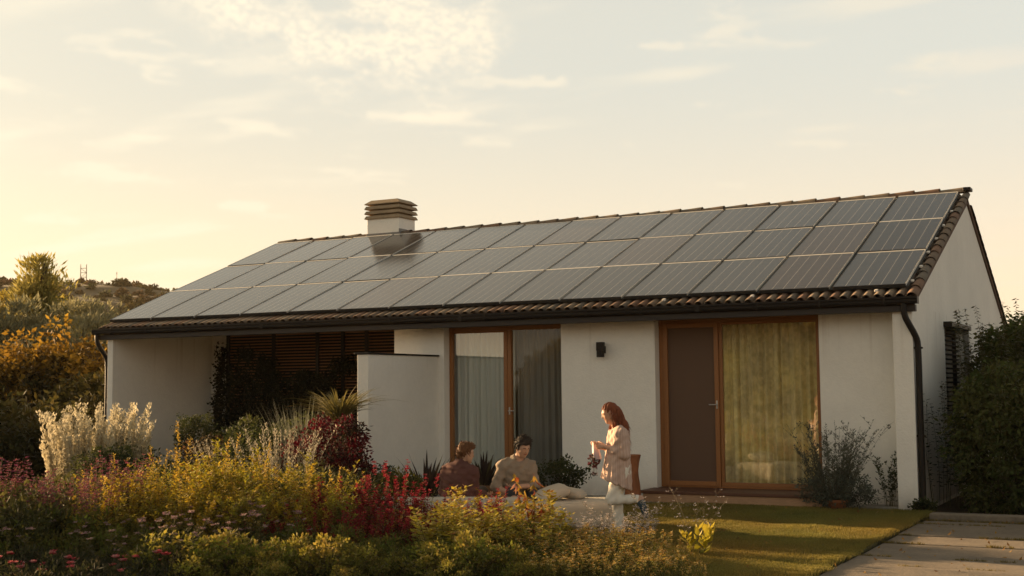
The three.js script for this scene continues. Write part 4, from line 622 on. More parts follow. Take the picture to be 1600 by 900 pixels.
// hedge along the drive, beside the end wall
{
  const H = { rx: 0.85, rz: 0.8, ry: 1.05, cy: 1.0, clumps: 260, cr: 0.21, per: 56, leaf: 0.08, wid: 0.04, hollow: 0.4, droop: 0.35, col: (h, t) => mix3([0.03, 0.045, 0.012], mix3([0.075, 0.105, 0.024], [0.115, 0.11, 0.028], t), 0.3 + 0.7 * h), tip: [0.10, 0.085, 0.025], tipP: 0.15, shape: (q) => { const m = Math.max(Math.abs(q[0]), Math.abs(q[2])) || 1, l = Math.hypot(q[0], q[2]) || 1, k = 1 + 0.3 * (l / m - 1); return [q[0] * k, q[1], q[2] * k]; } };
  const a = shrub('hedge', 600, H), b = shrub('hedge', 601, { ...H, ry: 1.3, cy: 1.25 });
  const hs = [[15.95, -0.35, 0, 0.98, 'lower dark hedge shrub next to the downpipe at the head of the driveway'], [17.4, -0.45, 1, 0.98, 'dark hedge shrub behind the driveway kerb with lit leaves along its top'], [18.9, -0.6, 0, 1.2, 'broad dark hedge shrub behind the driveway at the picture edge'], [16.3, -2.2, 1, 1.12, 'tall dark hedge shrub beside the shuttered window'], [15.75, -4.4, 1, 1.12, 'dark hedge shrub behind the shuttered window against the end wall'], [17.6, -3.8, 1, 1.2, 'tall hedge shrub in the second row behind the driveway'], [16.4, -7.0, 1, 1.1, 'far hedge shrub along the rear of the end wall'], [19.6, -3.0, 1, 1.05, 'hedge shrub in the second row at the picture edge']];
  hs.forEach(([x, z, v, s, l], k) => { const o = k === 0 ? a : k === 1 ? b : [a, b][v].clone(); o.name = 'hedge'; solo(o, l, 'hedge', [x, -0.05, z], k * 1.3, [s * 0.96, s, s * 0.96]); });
  const sh = stemPlant('hedge_shoots', 605, { n: 46, base: 0.95, h: 2.95, vary: 0.24, lean: 0.08, from: 0.62, leaves: 44, leaf: 0.085, wid: 0.04, up0: 0, up1: -0.3, col: sum([0.04, 0.05, 0.016], [0.06, 0.07, 0.02], [0.09, 0.08, 0.025]) }); sh.name = 'climbing_shoots';
  solo(sh, 'loose leafy shoots rising out of the hedge before the end wall', 'climbing plant', [15.9, 0, -2.2]);
  const sh2 = stemPlant('hedge_shoots', 606, { n: 14, base: 0.25, h: 1.75, vary: 0.35, lean: 0.1, from: 0.2, leaves: 50, leaf: 0.07, wid: 0.035, up0: 0, up1: 0.2, col: sum([0.035, 0.045, 0.016], [0.05, 0.06, 0.02], [0.08, 0.07, 0.025]) }); sh2.name = 'climbing_shoots';
  solo(sh2, 'leafy shoots climbing at the wall between the downpipe and the shuttered window', 'climbing plant', [15.0, 0, -0.75]);
}
// trees beyond the end of the house
{
  const maple = tree('maple', 700, { trunk: 0.13, rx: 2.3, rz: 2.0, ry: 1.55, cy: 1.75, clumps: 300, cr: 0.3, per: 66, leaf: 0.13, wid: 0.085, hollow: 0.3, shape: (q) => { const a = Math.atan2(q[2], q[0]), k = 0.78 + 0.36 * Math.sin(a * 5 + 1) * Math.sin(a * 3 + q[1] * 2), t = 1 + 0.28 * Math.max(0, q[1]) * Math.sin(a * 4 + 2.2); return [q[0] * k, q[1] * t, q[2] * k]; }, col: (h, t) => mix3([0.028, 0.03, 0.01], mix3([0.24, 0.12, 0.016], [0.32, 0.20, 0.025], t), sst(0.5, 1.0, h + (t - 0.5) * 0.4)), tip: [0.36, 0.22, 0.03], tipP: 0.15 });  // dark lower crown, orange top: sunlit crown put into the leaf colour
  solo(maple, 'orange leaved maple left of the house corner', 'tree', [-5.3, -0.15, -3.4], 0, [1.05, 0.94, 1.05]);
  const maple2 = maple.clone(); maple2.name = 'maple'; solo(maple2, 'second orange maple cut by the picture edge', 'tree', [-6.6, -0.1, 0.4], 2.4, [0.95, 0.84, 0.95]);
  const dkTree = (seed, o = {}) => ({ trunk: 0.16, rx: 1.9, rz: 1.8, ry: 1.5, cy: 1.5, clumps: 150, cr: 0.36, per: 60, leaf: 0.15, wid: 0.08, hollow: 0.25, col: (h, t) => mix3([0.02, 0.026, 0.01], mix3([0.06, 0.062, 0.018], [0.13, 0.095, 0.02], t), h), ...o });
  solo(tree('dark_bush', 710, dkTree(0, { rx: 1.3, rz: 1.3, ry: 0.8, cy: 0.7 })), 'dark green bush under the maple left of the cream plumes', 'bush', [-1.6, -0.1, 0.6]);
  solo(tree('dark_bush', 711, dkTree(0, { rx: 1.5, rz: 1.5, ry: 0.85, cy: 0.75 })), 'dark green bush at the picture edge under the maples', 'bush', [-2.8, -0.1, 2.3]);
  solo(tree('dark_bush', 712, dkTree(0, { rx: 1.4, rz: 1.4, ry: 1.1, cy: 1.0 })), 'dark bush against the house corner behind the downpipe', 'bush', [-2.4, -0.1, -2.4]);
  const olive = tree('olive_tree', 720, { trunk: 0.2, rx: 2.3, rz: 2.2, ry: 2.5, cy: 2.9, clumps: 240, cr: 0.42, per: 80, leaf: 0.2, wid: 0.05, hollow: 0.2, grow: 1.3, col: (h, t) => mix3([0.07, 0.07, 0.035], mix3([0.25, 0.24, 0.14], [0.33, 0.30, 0.16], t), h) });
  solo(olive, 'grey green upright tree behind the maple', 'tree', [-12.5, -0.2, -11.0], 0, [1.1, 0.87, 1.1]);
  const olive2 = olive.clone(); olive2.name = 'olive_tree'; solo(olive2, 'grey olive tree at the picture edge behind the maples', 'tree', [-16.0, -0.2, -9.8], 1.8, [1.2, 1.04, 1.2]);
  const con = tree('conifer', 730, { trunk: 0.22, rx: 1.5, ry: 3.3, cy: 3.6, trunkTop: 6.6, clumps: 190, cr: 0.42, per: 56, leaf: 0.24, wid: 0.05, hollow: 0.1, limbP: 0.6, grow: 1.4, shape: (q) => { const a = Math.atan2(q[2], q[0]), k = (1.1 - 0.72 * (q[1] * 0.5 + 0.5)) * (0.7 + 0.45 * Math.sin(a * 3 + q[1] * 6)); return [q[0] * k, q[1], q[2] * k]; }, col: (h, t) => mix3([0.12, 0.11, 0.03], mix3([0.34, 0.29, 0.07], [0.46, 0.39, 0.12], t), h) });
  solo(con, 'tallest yellow green conifer on the skyline left of the house', 'tree', [-17.3, -0.2, -14.1], 0, [1.3, 0.97, 1.3]);
  const gold = tree('autumn_tree', 740, { trunk: 0.2, rx: 2.4, rz: 2.2, ry: 2.4, cy: 2.9, clumps: 260, cr: 0.42, per: 70, leaf: 0.17, wid: 0.085, hollow: 0.2, col: (h, t) => mix3([0.08, 0.075, 0.016], mix3([0.30, 0.25, 0.035], [0.42, 0.31, 0.05], t), h), tip: [0.48, 0.36, 0.08], tipP: 0.25 });
  solo(gold, 'yellow green tree just above the roof corner', 'tree', [-18.0, -0.2, -20.4], 0, [1.0, 0.8, 1.0]);
  const list = [[-20.5, -15.5, 1.08, 'yellow tree between the conifer and the picture edge'], [-24.5, -24.5, 0.98, 'yellow tree below the hill behind the conifer'], [-21.5, -11.6, 1.02, 'yellowing tree rising at the picture edge'], [-23, -29.5, 0.85, 'far yellow tree low beside the roof corner'], [-13.4, -16.2, 0.68, 'yellow green tree close behind the house corner']];
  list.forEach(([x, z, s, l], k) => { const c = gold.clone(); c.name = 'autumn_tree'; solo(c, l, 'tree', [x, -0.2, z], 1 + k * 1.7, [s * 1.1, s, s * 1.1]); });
  // trees across the garden, seen only as reflections in the glass doors
  const opp = tree('garden_tree', 760, { trunk: 0.25, rx: 3.4, rz: 3.0, ry: 3.1, cy: 3.4, clumps: 190, cr: 0.75, per: 60, leaf: 0.34, wid: 0.2, hollow: 0.2, col: (h, t) => mix3([0.1, 0.09, 0.02], mix3([0.36, 0.27, 0.04], [0.46, 0.33, 0.05], t), h) });
  [[9, 30, 1.15], [4.5, 32, 1.2], [0, 30, 0.95], [-5.5, 31, 0.56], [-11, 32, 0.46], [-17, 30, 0.45], [14, 33, 1.0], [-23, 30, 0.46], [-30, 33, 0.5]].forEach(([x, z, s], k) => { const o = k ? opp.clone() : opp; o.name = 'garden_tree'; solo(o, `golden garden tree facing the house across the garden, ${ORD[k]} of its row`, 'tree', [x, -0.1, z], k * 1.1, [s, s, s], 'golden trees facing the house'); });
}
// hill with masts
{
  const D = 450, hx = 18 - D * Math.sin(0.8045), hz = 18 - D * Math.cos(0.8045), g = new THREE.PlaneGeometry(760, 760, 170, 170); g.rotateX(-Math.PI / 2);
  const p = g.attributes.position, c0 = [];
  for (let i = 0; i < p.count; i++) { const x = p.getX(i), z = p.getZ(i), la = (x * 0.6935 - z * 0.7204), ra = Math.hypot(x, z) , r = Math.hypot(la / 112, (x * 0.7204 + z * 0.6935) / 165), h = 42 * Math.exp(-Math.pow(r, 1.6) * 0.9) * (0.9 + 0.2 * fbm(x * 0.016 + 4, z * 0.016, 4)) + 3.5 * (fbm(x * 0.07, z * 0.07, 4) - 0.5) * Math.min(1, h0(r)); p.setY(i, h - 3 - 5 * sst(300, 375, Math.max(Math.abs(x), Math.abs(z)))); const v = 0.7 + 0.8 * fbm(x * 0.12, z * 0.12, 5); c0.push(0.085 * v, 0.066 * v, 0.036 * v); }
  function h0(r) { return 1.6 - r * 0.6 > 0 ? 1.6 - r * 0.6 : 0; }
  g.setAttribute('color', new THREE.Float32BufferAttribute(c0, 3)); g.computeVertexNormals(); g.translate(hx, 0, hz);
  struct('hill', g, M.bark);
  // scrub and trees on the hill, far too small to tell apart
  const R = mulberry(808), t = crown(R, { rx: 1, ry: 1, cy: 1.2, clumps: 14, cr: 0.5, per: 16, leaf: 0.9, wid: 0.6, col: (h, q) => mix3([0.04, 0.033, 0.017], [0.13, 0.095, 0.045], h * q) }), im = new THREE.InstancedMesh(t.lf.geo(), M.leaf, 5200), m4 = new THREE.Matrix4(), q4 = new THREE.Quaternion();  // scrub tones paler for distance, haze put into their colour
  const idx = (x, z) => { const i = Math.round((x + 380) / 760 * 170), j = Math.round((z + 380) / 760 * 170); return p.getY(Math.min(170, Math.max(0, j)) * 171 + Math.min(170, Math.max(0, i))); };
  for (let k = 0; k < 5200; k++) { const x = (R() - 0.5) * 460, z = (R() - 0.5) * 460, s = 0.5 + R() * 0.7; q4.setFromAxisAngle(new THREE.Vector3(0, 1, 0), R() * 6.28); m4.compose(new THREE.Vector3(hx + x, idx(x, z) - 0.4, hz + z), q4, new THREE.Vector3(s, s * 0.8, s)); im.setMatrixAt(k, m4); im.setColorAt(k, rgb(0.7 + R() * 0.6, 0.7 + R() * 0.5, 0.7 + R() * 0.4)); }
  im.name = 'woodland'; tag(im, 'hazy brown scrub covering the distant hill', 'woodland', null, 'stuff'); scene.add(im);
  const mast = thing('lattice_mast', 'thin twin-legged lattice mast on the top of the distant hill', 'mast', [hx, 37, hz], 0.4), mm = mat([0.25, 0.17, 0.12], 0.8);
  for (const s of [-1, 1]) part('leg', new THREE.CylinderGeometry(0.12, 0.18, 7.4, 6).translate(s * 1.0, 3.7, 0), mm, mast);
  for (let k = 0; k < 4; k++) { part('crossbar', new THREE.CylinderGeometry(0.1, 0.1, 2, 6).rotateZ(Math.PI / 2).translate(0, 1.6 + k * 1.5, 0), mm, mast); part('brace', new THREE.CylinderGeometry(0.07, 0.07, 2.4, 5).rotateZ(0.93 * (k % 2 ? 1 : -1)).translate(0, 0.85 + k * 1.5, 0), mm, mast); }
  const pole = thing('radio_pole', 'single thin radio pole lower on the distant hill', 'mast', [hx + 7.4, 33.8, hz - 7.6]);
  part('pole', new THREE.CylinderGeometry(0.08, 0.16, 7.5, 6).translate(0, 3.75, 0), mm, pole); part('antenna', new THREE.CylinderGeometry(0.13, 0.13, 0.8, 6).translate(0, 7.8, 0), mm, pole);
}
// ------------------------------------------------------------------ furniture and pots
{
  const canvas = mat([0.50, 0.45, 0.36], 0.95, { bumpMap: rep(texCloth, 0.35), bumpScale: 0.0015 });
  const soft = (w, h, d, r, seed, puff = 0.02) => { const g = new RoundedBoxGeometry(w, h, d, 8, r), p = g.attributes.position, n = g.attributes.normal; for (let i = 0; i < p.count; i++) { const x = p.getX(i), y = p.getY(i), z = p.getZ(i), k = puff * (fbm(x * 3 + seed, z * 3 + y * 2, 3) - 0.4) * 1.4; p.setXYZ(i, x + n.getX(i) * k, y + n.getY(i) * k, z + n.getZ(i) * k); } g.computeVertexNormals(); return g; };
  const uvw = (g) => { const p = g.attributes.position, uv = g.attributes.uv; for (let i = 0; i < p.count; i++) uv.setXY(i, p.getX(i) + p.getZ(i) * 0.5, p.getY(i) + p.getZ(i) * 0.7); return g; };
  const sofa = thing('outdoor_sofa', 'low cream outdoor sofa with a rounded back among the red flowers', 'sofa', bed(-0.95, 15.6, 0), BED_TURN);
  part('seat', uvw(soft(1.5, 0.24, 0.72, 0.09, 1).translate(0.0, 0.14, 0.0)), canvas, sofa);
  const bs = new THREE.CatmullRomCurve3([[-0.95, 0.36, -0.5], [-0.98, 0.36, -0.1], [-0.86, 0.35, 0.25], [-0.5, 0.33, 0.36], [0.3, 0.32, 0.36], [0.95, 0.31, 0.34], [1.12, 0.3, 0.22]].map((p) => new THREE.Vector3(...p)));
  const bg = new THREE.TubeGeometry(bs, 70, 0.1, 14); bg.scale(1, 1, 1);
  const bp = bg.attributes.position; for (let i = 0; i < bp.count; i++) { const y = bp.getY(i); bp.setY(i, y < 0.36 ? 0.36 - (0.36 - y) * 3.2 : y); } bg.computeVertexNormals();
  part('backrest', bg, canvas, sofa);
  part('piping', new THREE.TubeGeometry(new THREE.CatmullRomCurve3(bs.getPoints(20).map((v) => v.clone().add(new THREE.Vector3(0, 0.1, 0)))), 60, 0.007, 6), canvas, sofa);
  const ott = thing('ottoman', 'large square beige ottoman with rounded edges on the lawn edge', 'ottoman', bed(0.68, 15.7, 0), BED_TURN);
  part('cushion', uvw(soft(1.02, 0.3, 0.82, 0.08, 4, 0.025).translate(0, 0.185, 0)), canvas, ott); part('base', uvw(soft(0.9, 0.06, 0.7, 0.02, 5, 0)).translate(0, 0.03, 0), M.darkwood, ott);
  part('seam', [new THREE.TorusGeometry(0.5, 0.006, 6, 40).rotateX(Math.PI / 2).scale(0.9, 1, 0.75).translate(0, 0.325, 0)], canvas, ott);
  const pouf = thing('floor_pouf', 'beige floor cushion under the young man in grey', 'cushion', bed(0.04, 16.1, 0), BED_TURN);
  part('cushion', uvw(soft(0.62, 0.25, 0.6, 0.1, 9).translate(0, 0.125, 0)), canvas, pouf);
  const pillow = (w, h, t, seed) => { const g = new THREE.SphereGeometry(1, 36, 24), p = g.attributes.position; for (let i = 0; i < p.count; i++) { let x = p.getX(i), y = p.getY(i), z = p.getZ(i); const sx = Math.sign(x) * Math.pow(Math.abs(x), 0.45), sz = Math.sign(z) * Math.pow(Math.abs(z), 0.45), e = Math.max(Math.abs(sx), Math.abs(sz)); p.setXYZ(i, sx * w / 2 * (1 - 0.06 * (1 - e)), y * t / 2 * (0.8 + 0.2 * (1 - e)) + 0.012 * (fbm(x * 4 + seed, z * 4, 3) - 0.5), sz * h / 2); } g.computeVertexNormals(); return g; };
  const p1 = thing('pillow', 'cream pillow leaning towards the ottoman edge, nearer of the two', 'pillow', bed(0.46, 15.62, 0.425), BED_TURN + 0.3); p1.rotation.z = 0.12; part('cover', pillow(0.42, 0.34, 0.15, 1), canvas, p1); p1.rotation.x = 0.25;
  const p2 = thing('pillow', 'second cream pillow lying behind on the right of the ottoman', 'pillow', bed(0.66, 15.86, 0.415), BED_TURN - 0.4); part('cover', pillow(0.44, 0.32, 0.14, 4), canvas, p2); p2.rotation.z = -0.18;
  // pots
  const lathe = (pts, seg = 40) => new THREE.LatheGeometry(pts.map((p) => new THREE.Vector2(...p)), seg);
  const vase = thing('tall_vase', 'tall waisted terracotta vase standing behind the woman', 'vase', [10.87, 0.028, 0.62]);
  part('body', lathe([[0.001, 0.01], [0.105, 0.0], [0.115, 0.02], [0.118, 0.12], [0.108, 0.26], [0.09, 0.38], [0.085, 0.46], [0.1, 0.58], [0.118, 0.655], [0.122, 0.68], [0.112, 0.69], [0.1, 0.665], [0.085, 0.5], [0.001, 0.45]]), M.terracotta, vase); part('rim', new THREE.TorusGeometry(0.117, 0.009, 8, 40).rotateX(Math.PI / 2).translate(0, 0.683, 0), M.terracotta, vase);
  const bowl = thing('bowl_planter', 'brown bowl planter under the edge of the left sliding door', 'planter', [9.98, 0.028, 1.28]);
  part('body', lathe([[0.001, 0], [0.16, 0], [0.24, 0.1], [0.27, 0.2], [0.255, 0.2], [0.22, 0.12], [0.001, 0.1]]), M.terracotta, bowl); part('soil', new THREE.CylinderGeometry(0.24, 0.22, 0.02, 24).translate(0, 0.16, 0), M.soil, bowl);
  const tr = thing('trough_planter', 'low brown trough planter between the two seated men', 'planter', bed(-0.43, 18.7, 0.028), 0);
  part('body', [rbox(-0.36, 0.36, 0, 0.03, -0.14, 0.14, 0.01), rbox(-0.36, 0.36, 0.02, 0.28, 0.12, 0.15, 0.01), rbox(-0.36, 0.36, 0.02, 0.28, -0.15, -0.12, 0.01), rbox(-0.37, -0.34, 0.02, 0.28, -0.13, 0.13, 0.01), rbox(0.34, 0.37, 0.02, 0.28, -0.13, 0.13, 0.01)], mat([0.24, 0.11, 0.045], 0.8, { map: rep(texTile, 0.4) }), tr); part('soil', box(-0.33, 0.33, 0.2, 0.25, -0.12, 0.12), M.soil, tr);
  const pot = thing('terracotta_pot', 'low round terracotta pot by the glass door', 'pot', [13.74, 0.0, 0.36]);
  part('body', lathe([[0.001, 0], [0.1, 0], [0.145, 0.1], [0.165, 0.115], [0.165, 0.15], [0.145, 0.15], [0.13, 0.12], [0.001, 0.1]]), M.terracotta, pot); part('soil', new THREE.CylinderGeometry(0.132, 0.13, 0.02, 24).translate(0, 0.125, 0), M.soil, pot);
}
// ------------------------------------------------------------------ people
const cap = (p, a, b, ra, rb) => { const bx = b[0] - a[0], by = b[1] - a[1], bz = b[2] - a[2], px = p[0] - a[0], py = p[1] - a[1], pz = p[2] - a[2], h = Math.max(0, Math.min(1, (px * bx + py * by + pz * bz) / (bx * bx + by * by + bz * bz + 1e-9))); return Math.hypot(px - bx * h, py - by * h, pz - bz * h) - (ra + (rb - ra) * h); };
const ell = (p, c, r) => { const x = (p[0] - c[0]) / r[0], y = (p[1] - c[1]) / r[1], z = (p[2] - c[2]) / r[2], k = Math.hypot(x, y, z); return (k - 1) * Math.min(r[0], r[1], r[2]) * (0.4 + 0.6 / Math.max(0.6, k)); };
const smin = (a, b, k) => { const h = Math.max(0, k - Math.abs(a - b)) / k; return Math.min(a, b) - h * h * k * 0.25; };
function nets(f, lo, hi, s, colorOf) {          // surface of f = 0 on a grid
  const n = [0, 1, 2].map((k) => Math.ceil((hi[k] - lo[k]) / s) + 1), [nx, ny, nz] = n, v = new Float32Array(nx * ny * nz), id = new Int32Array(nx * ny * nz).fill(-1), P = [], I = [], at = (i, j, k) => i + nx * (j + ny * k);
  for (let k = 0; k < nz; k++) for (let j = 0; j < ny; j++) for (let i = 0; i < nx; i++) v[at(i, j, k)] = f([lo[0] + i * s, lo[1] + j * s, lo[2] + k * s]);
  for (let k = 0; k + 1 < nz; k++) for (let j = 0; j + 1 < ny; j++) for (let i = 0; i + 1 < nx; i++) {
    let m = 0, cnt = 0, x = 0, y = 0, z = 0; const c = [];
    for (let q = 0; q < 8; q++) { const w = v[at(i + (q & 1), j + (q >> 1 & 1), k + (q >> 2))]; c.push(w); if (w < 0) m |= 1 << q; }
    if (m === 0 || m === 255) continue;
    for (let q = 0; q < 8; q++) for (const b of [1, 2, 4]) if (!(q & b)) { const w0 = c[q], w1 = c[q | b]; if ((w0 < 0) !== (w1 < 0)) { const t = w0 / (w0 - w1); x += (q & 1) + (b === 1 ? t : 0); y += (q >> 1 & 1) + (b === 2 ? t : 0); z += (q >> 2) + (b === 4 ? t : 0); cnt++; } }
    id[at(i, j, k)] = P.length / 3; P.push(lo[0] + (i + x / cnt) * s, lo[1] + (j + y / cnt) * s, lo[2] + (k + z / cnt) * s);
  }
  const quad = (a, b, c, d, flip) => { if (a < 0 || b < 0 || c < 0 || d < 0) return; flip ? I.push(a, c, b, a, d, c) : I.push(a, b, c, a, c, d); };
  for (let k = 1; k + 1 < nz; k++) for (let j = 1; j + 1 < ny; j++) for (let i = 1; i + 1 < nx; i++) {
    const w = v[at(i, j, k)];
    for (const [dx, dy, dz, e1, e2] of [[1, 0, 0, [0, 1, 0], [0, 0, 1]], [0, 1, 0, [0, 0, 1], [1, 0, 0]], [0, 0, 1, [1, 0, 0], [0, 1, 0]]]) {
      const w2 = v[at(i + dx, j + dy, k + dz)]; if ((w < 0) === (w2 < 0)) continue;
      const g = (s1, s2) => id[at(i - e1[0] * s1 - e2[0] * s2, j - e1[1] * s1 - e2[1] * s2, k - e1[2] * s1 - e2[2] * s2)];
      quad(g(1, 1), g(0, 1), g(0, 0), g(1, 0), w >= 0);
    }
  }
  const g = new THREE.BufferGeometry(); g.setAttribute('position', new THREE.Float32BufferAttribute(P, 3)); g.setIndex(I); g.computeVertexNormals();
  const C = []; for (let i = 0; i < P.length; i += 3) C.push(...colorOf([P[i], P[i + 1], P[i + 2]])); g.setAttribute('color', new THREE.Float32BufferAttribute(C, 3)); return g;
}
const bounds = (pts, m) => [[0, 1, 2].map((k) => Math.min(...pts.map((p) => p[k])) - m), [0, 1, 2].map((k) => Math.max(...pts.map((p) => p[k])) + m)];
const skinM = new THREE.MeshPhysicalMaterial({ color: 0xffffff, vertexColors: true, roughness: 0.55 });
const clothM = (rough = 0.92) => new THREE.MeshStandardMaterial({ color: 0xffffff, vertexColors: true, roughness: rough, side: THREE.DoubleSide });
// a head with a face, in its own frame: forward f, up u, side s
function headField(c, f, u, s, k = 1) {
  const k0 = k;
  const loc = (p) => { const d = sub(p, c); return [dot(d, f) / k, dot(d, u) / k, dot(d, s) / k]; };
  return { loc, f: (p) => {
    const q = loc(p), z = Math.abs(q[2]);
    let d = ell(q, [-0.012, 0.028, 0], [0.092, 0.092, 0.074]);
    d = smin(d, ell(q, [0.025, -0.04, 0], [0.058, 0.075, 0.055]), 0.05);
    d = smin(d, cap(q, [0.055, -0.098, 0], [0.035, -0.09, 0], 0.019, 0.03), 0.03);          // chin
    d = smin(d, cap([q[0], q[1], z], [0.03, -0.07, 0.035], [-0.02, -0.035, 0.055], 0.016, 0.016), 0.03);   // jaw
    d = smin(d, cap([q[0], q[1], z], [0.078, 0.022, 0.01], [0.06, 0.024, 0.045], 0.011, 0.012), 0.02);      // brow
    d = smin(d, cap(q, [0.083, 0.012, 0], [0.1, -0.024, 0], 0.006, 0.0105), 0.012);           // nose
    d = smin(d, cap([q[0], q[1], z], [0.058, -0.022, 0.038], [0.05, -0.022, 0.042], 0.012, 0.012), 0.02);   // cheek
    d = Math.max(d, -cap([q[0], q[1], z], [0.1, 0.004, 0.03], [0.097, 0.004, 0.034], 0.015, 0.014));          // eye sockets
    d = smin(d, cap([q[0], q[1], z], [0.079, -0.055, 0], [0.073, -0.056, 0.018], 0.008, 0.005), 0.006);     // lips
    d = smin(d, Math.max(ell([q[0], q[1], z], [-0.012, -0.002, 0.077], [0.022, 0.033, 0.011]), -ell([q[0], q[1], z], [-0.006, 0, 0.088], [0.011, 0.019, 0.008])), 0.008); // ears
    return d * k;
  }, color: (p, skin) => { const q = loc(p), z = Math.abs(q[2]); if (Math.hypot(q[1] + 0.055, (z) * 0.42) < 0.011 && q[0] > 0.062) return [skin[0] * 0.72, skin[1] * 0.42, skin[2] * 0.42]; if (q[0] > 0.055 && Math.abs(q[1] - 0.027 - (z - 0.03) * 0.1) < 0.006 && z > 0.014 && z < 0.05) return [skin[0] * 0.3, skin[1] * 0.24, skin[2] * 0.2]; return skin; },
  eyes: (g) => { const sc = k0; for (const k of [-1, 1]) { const o = (a, b, r) => add(add(add(c, f, a * sc), u, b * sc), s, k * r * sc); const e = new THREE.SphereGeometry(0.0115, 16, 12); e.translate(...o(0.07, 0.004, 0.031)); part('eye', e, mat([0.7, 0.66, 0.6], 0.3), g); const i = new THREE.SphereGeometry(0.0058, 12, 10); i.translate(...o(0.0765, 0.004, 0.031)); part('iris', i, mat([0.035, 0.022, 0.014], 0.25), g); } } };
}
// a hand at wrist w, pointing along d with its palm facing n: curled by c (radians per joint)
function handField(w, d, n, c, side) {
  const s = norm(cross(d, n)), F = [], rot = (v, ax, t) => { const k = Math.cos(t), q = Math.sin(t), x = cross(ax, v), e = dot(ax, v) * (1 - k); return [v[0] * k + x[0] * q + ax[0] * e, v[1] * k + x[1] * q + ax[1] * e, v[2] * k + x[2] * q + ax[2] * e]; };
  const kn = add(w, d, 0.085), L = [[0.037, 0.024, 0.019], [0.041, 0.027, 0.02], [0.038, 0.025, 0.019], [0.029, 0.019, 0.016]];
  L.forEach((l, i) => { let p = add(add(kn, s, side * (0.03 - i * 0.02)), d, i === 3 ? -0.012 : i === 1 ? 0.004 : 0), v = rot(d, n, side * (0.1 - i * 0.07)); const r = i === 3 ? 0.0072 : 0.0084; let k = c * (0.8 + i * 0.12); for (let j = 0; j < 3; j++) { v = rot(v, s, -k); const q = add(p, v, l[j]); F.push([p, q, r * (1 - j * 0.1), r * (0.93 - j * 0.1)]); p = q; k = c * 1.15; } });
  let tp = add(add(w, d, 0.028), s, side * 0.03), tv = norm(add(add(d, s, side * 0.75), n, 0.35)); for (const l of [0.036, 0.03, 0.024]) { const q = add(tp, tv, l); F.push([tp, q, 0.0105, 0.009]); tp = q; tv = norm(add(add(tv, d, 0.25), n, 0.25)); }
  const pts = F.flatMap((x) => [x[0], x[1]]).concat([w, kn]);
  const f = (p) => { let v = cap(p, add(w, d, 0.02), add(kn, d, -0.012), 0.02, 0.022); for (let i = 0; i < 4; i++) v = smin(v, cap(p, add(w, d, 0.015), add(kn, s, side * (0.03 - i * 0.02)), 0.017, 0.0125), 0.012); v = smin(v, cap(p, add(w, d, -0.03), add(w, d, 0.02), 0.023, 0.021), 0.015); let m = 9; for (const [a, b, r0, r1] of F) m = Math.min(m, cap(p, a, b, r0, r1)); return smin(v, m, 0.006); };
  return { f, pts };
}
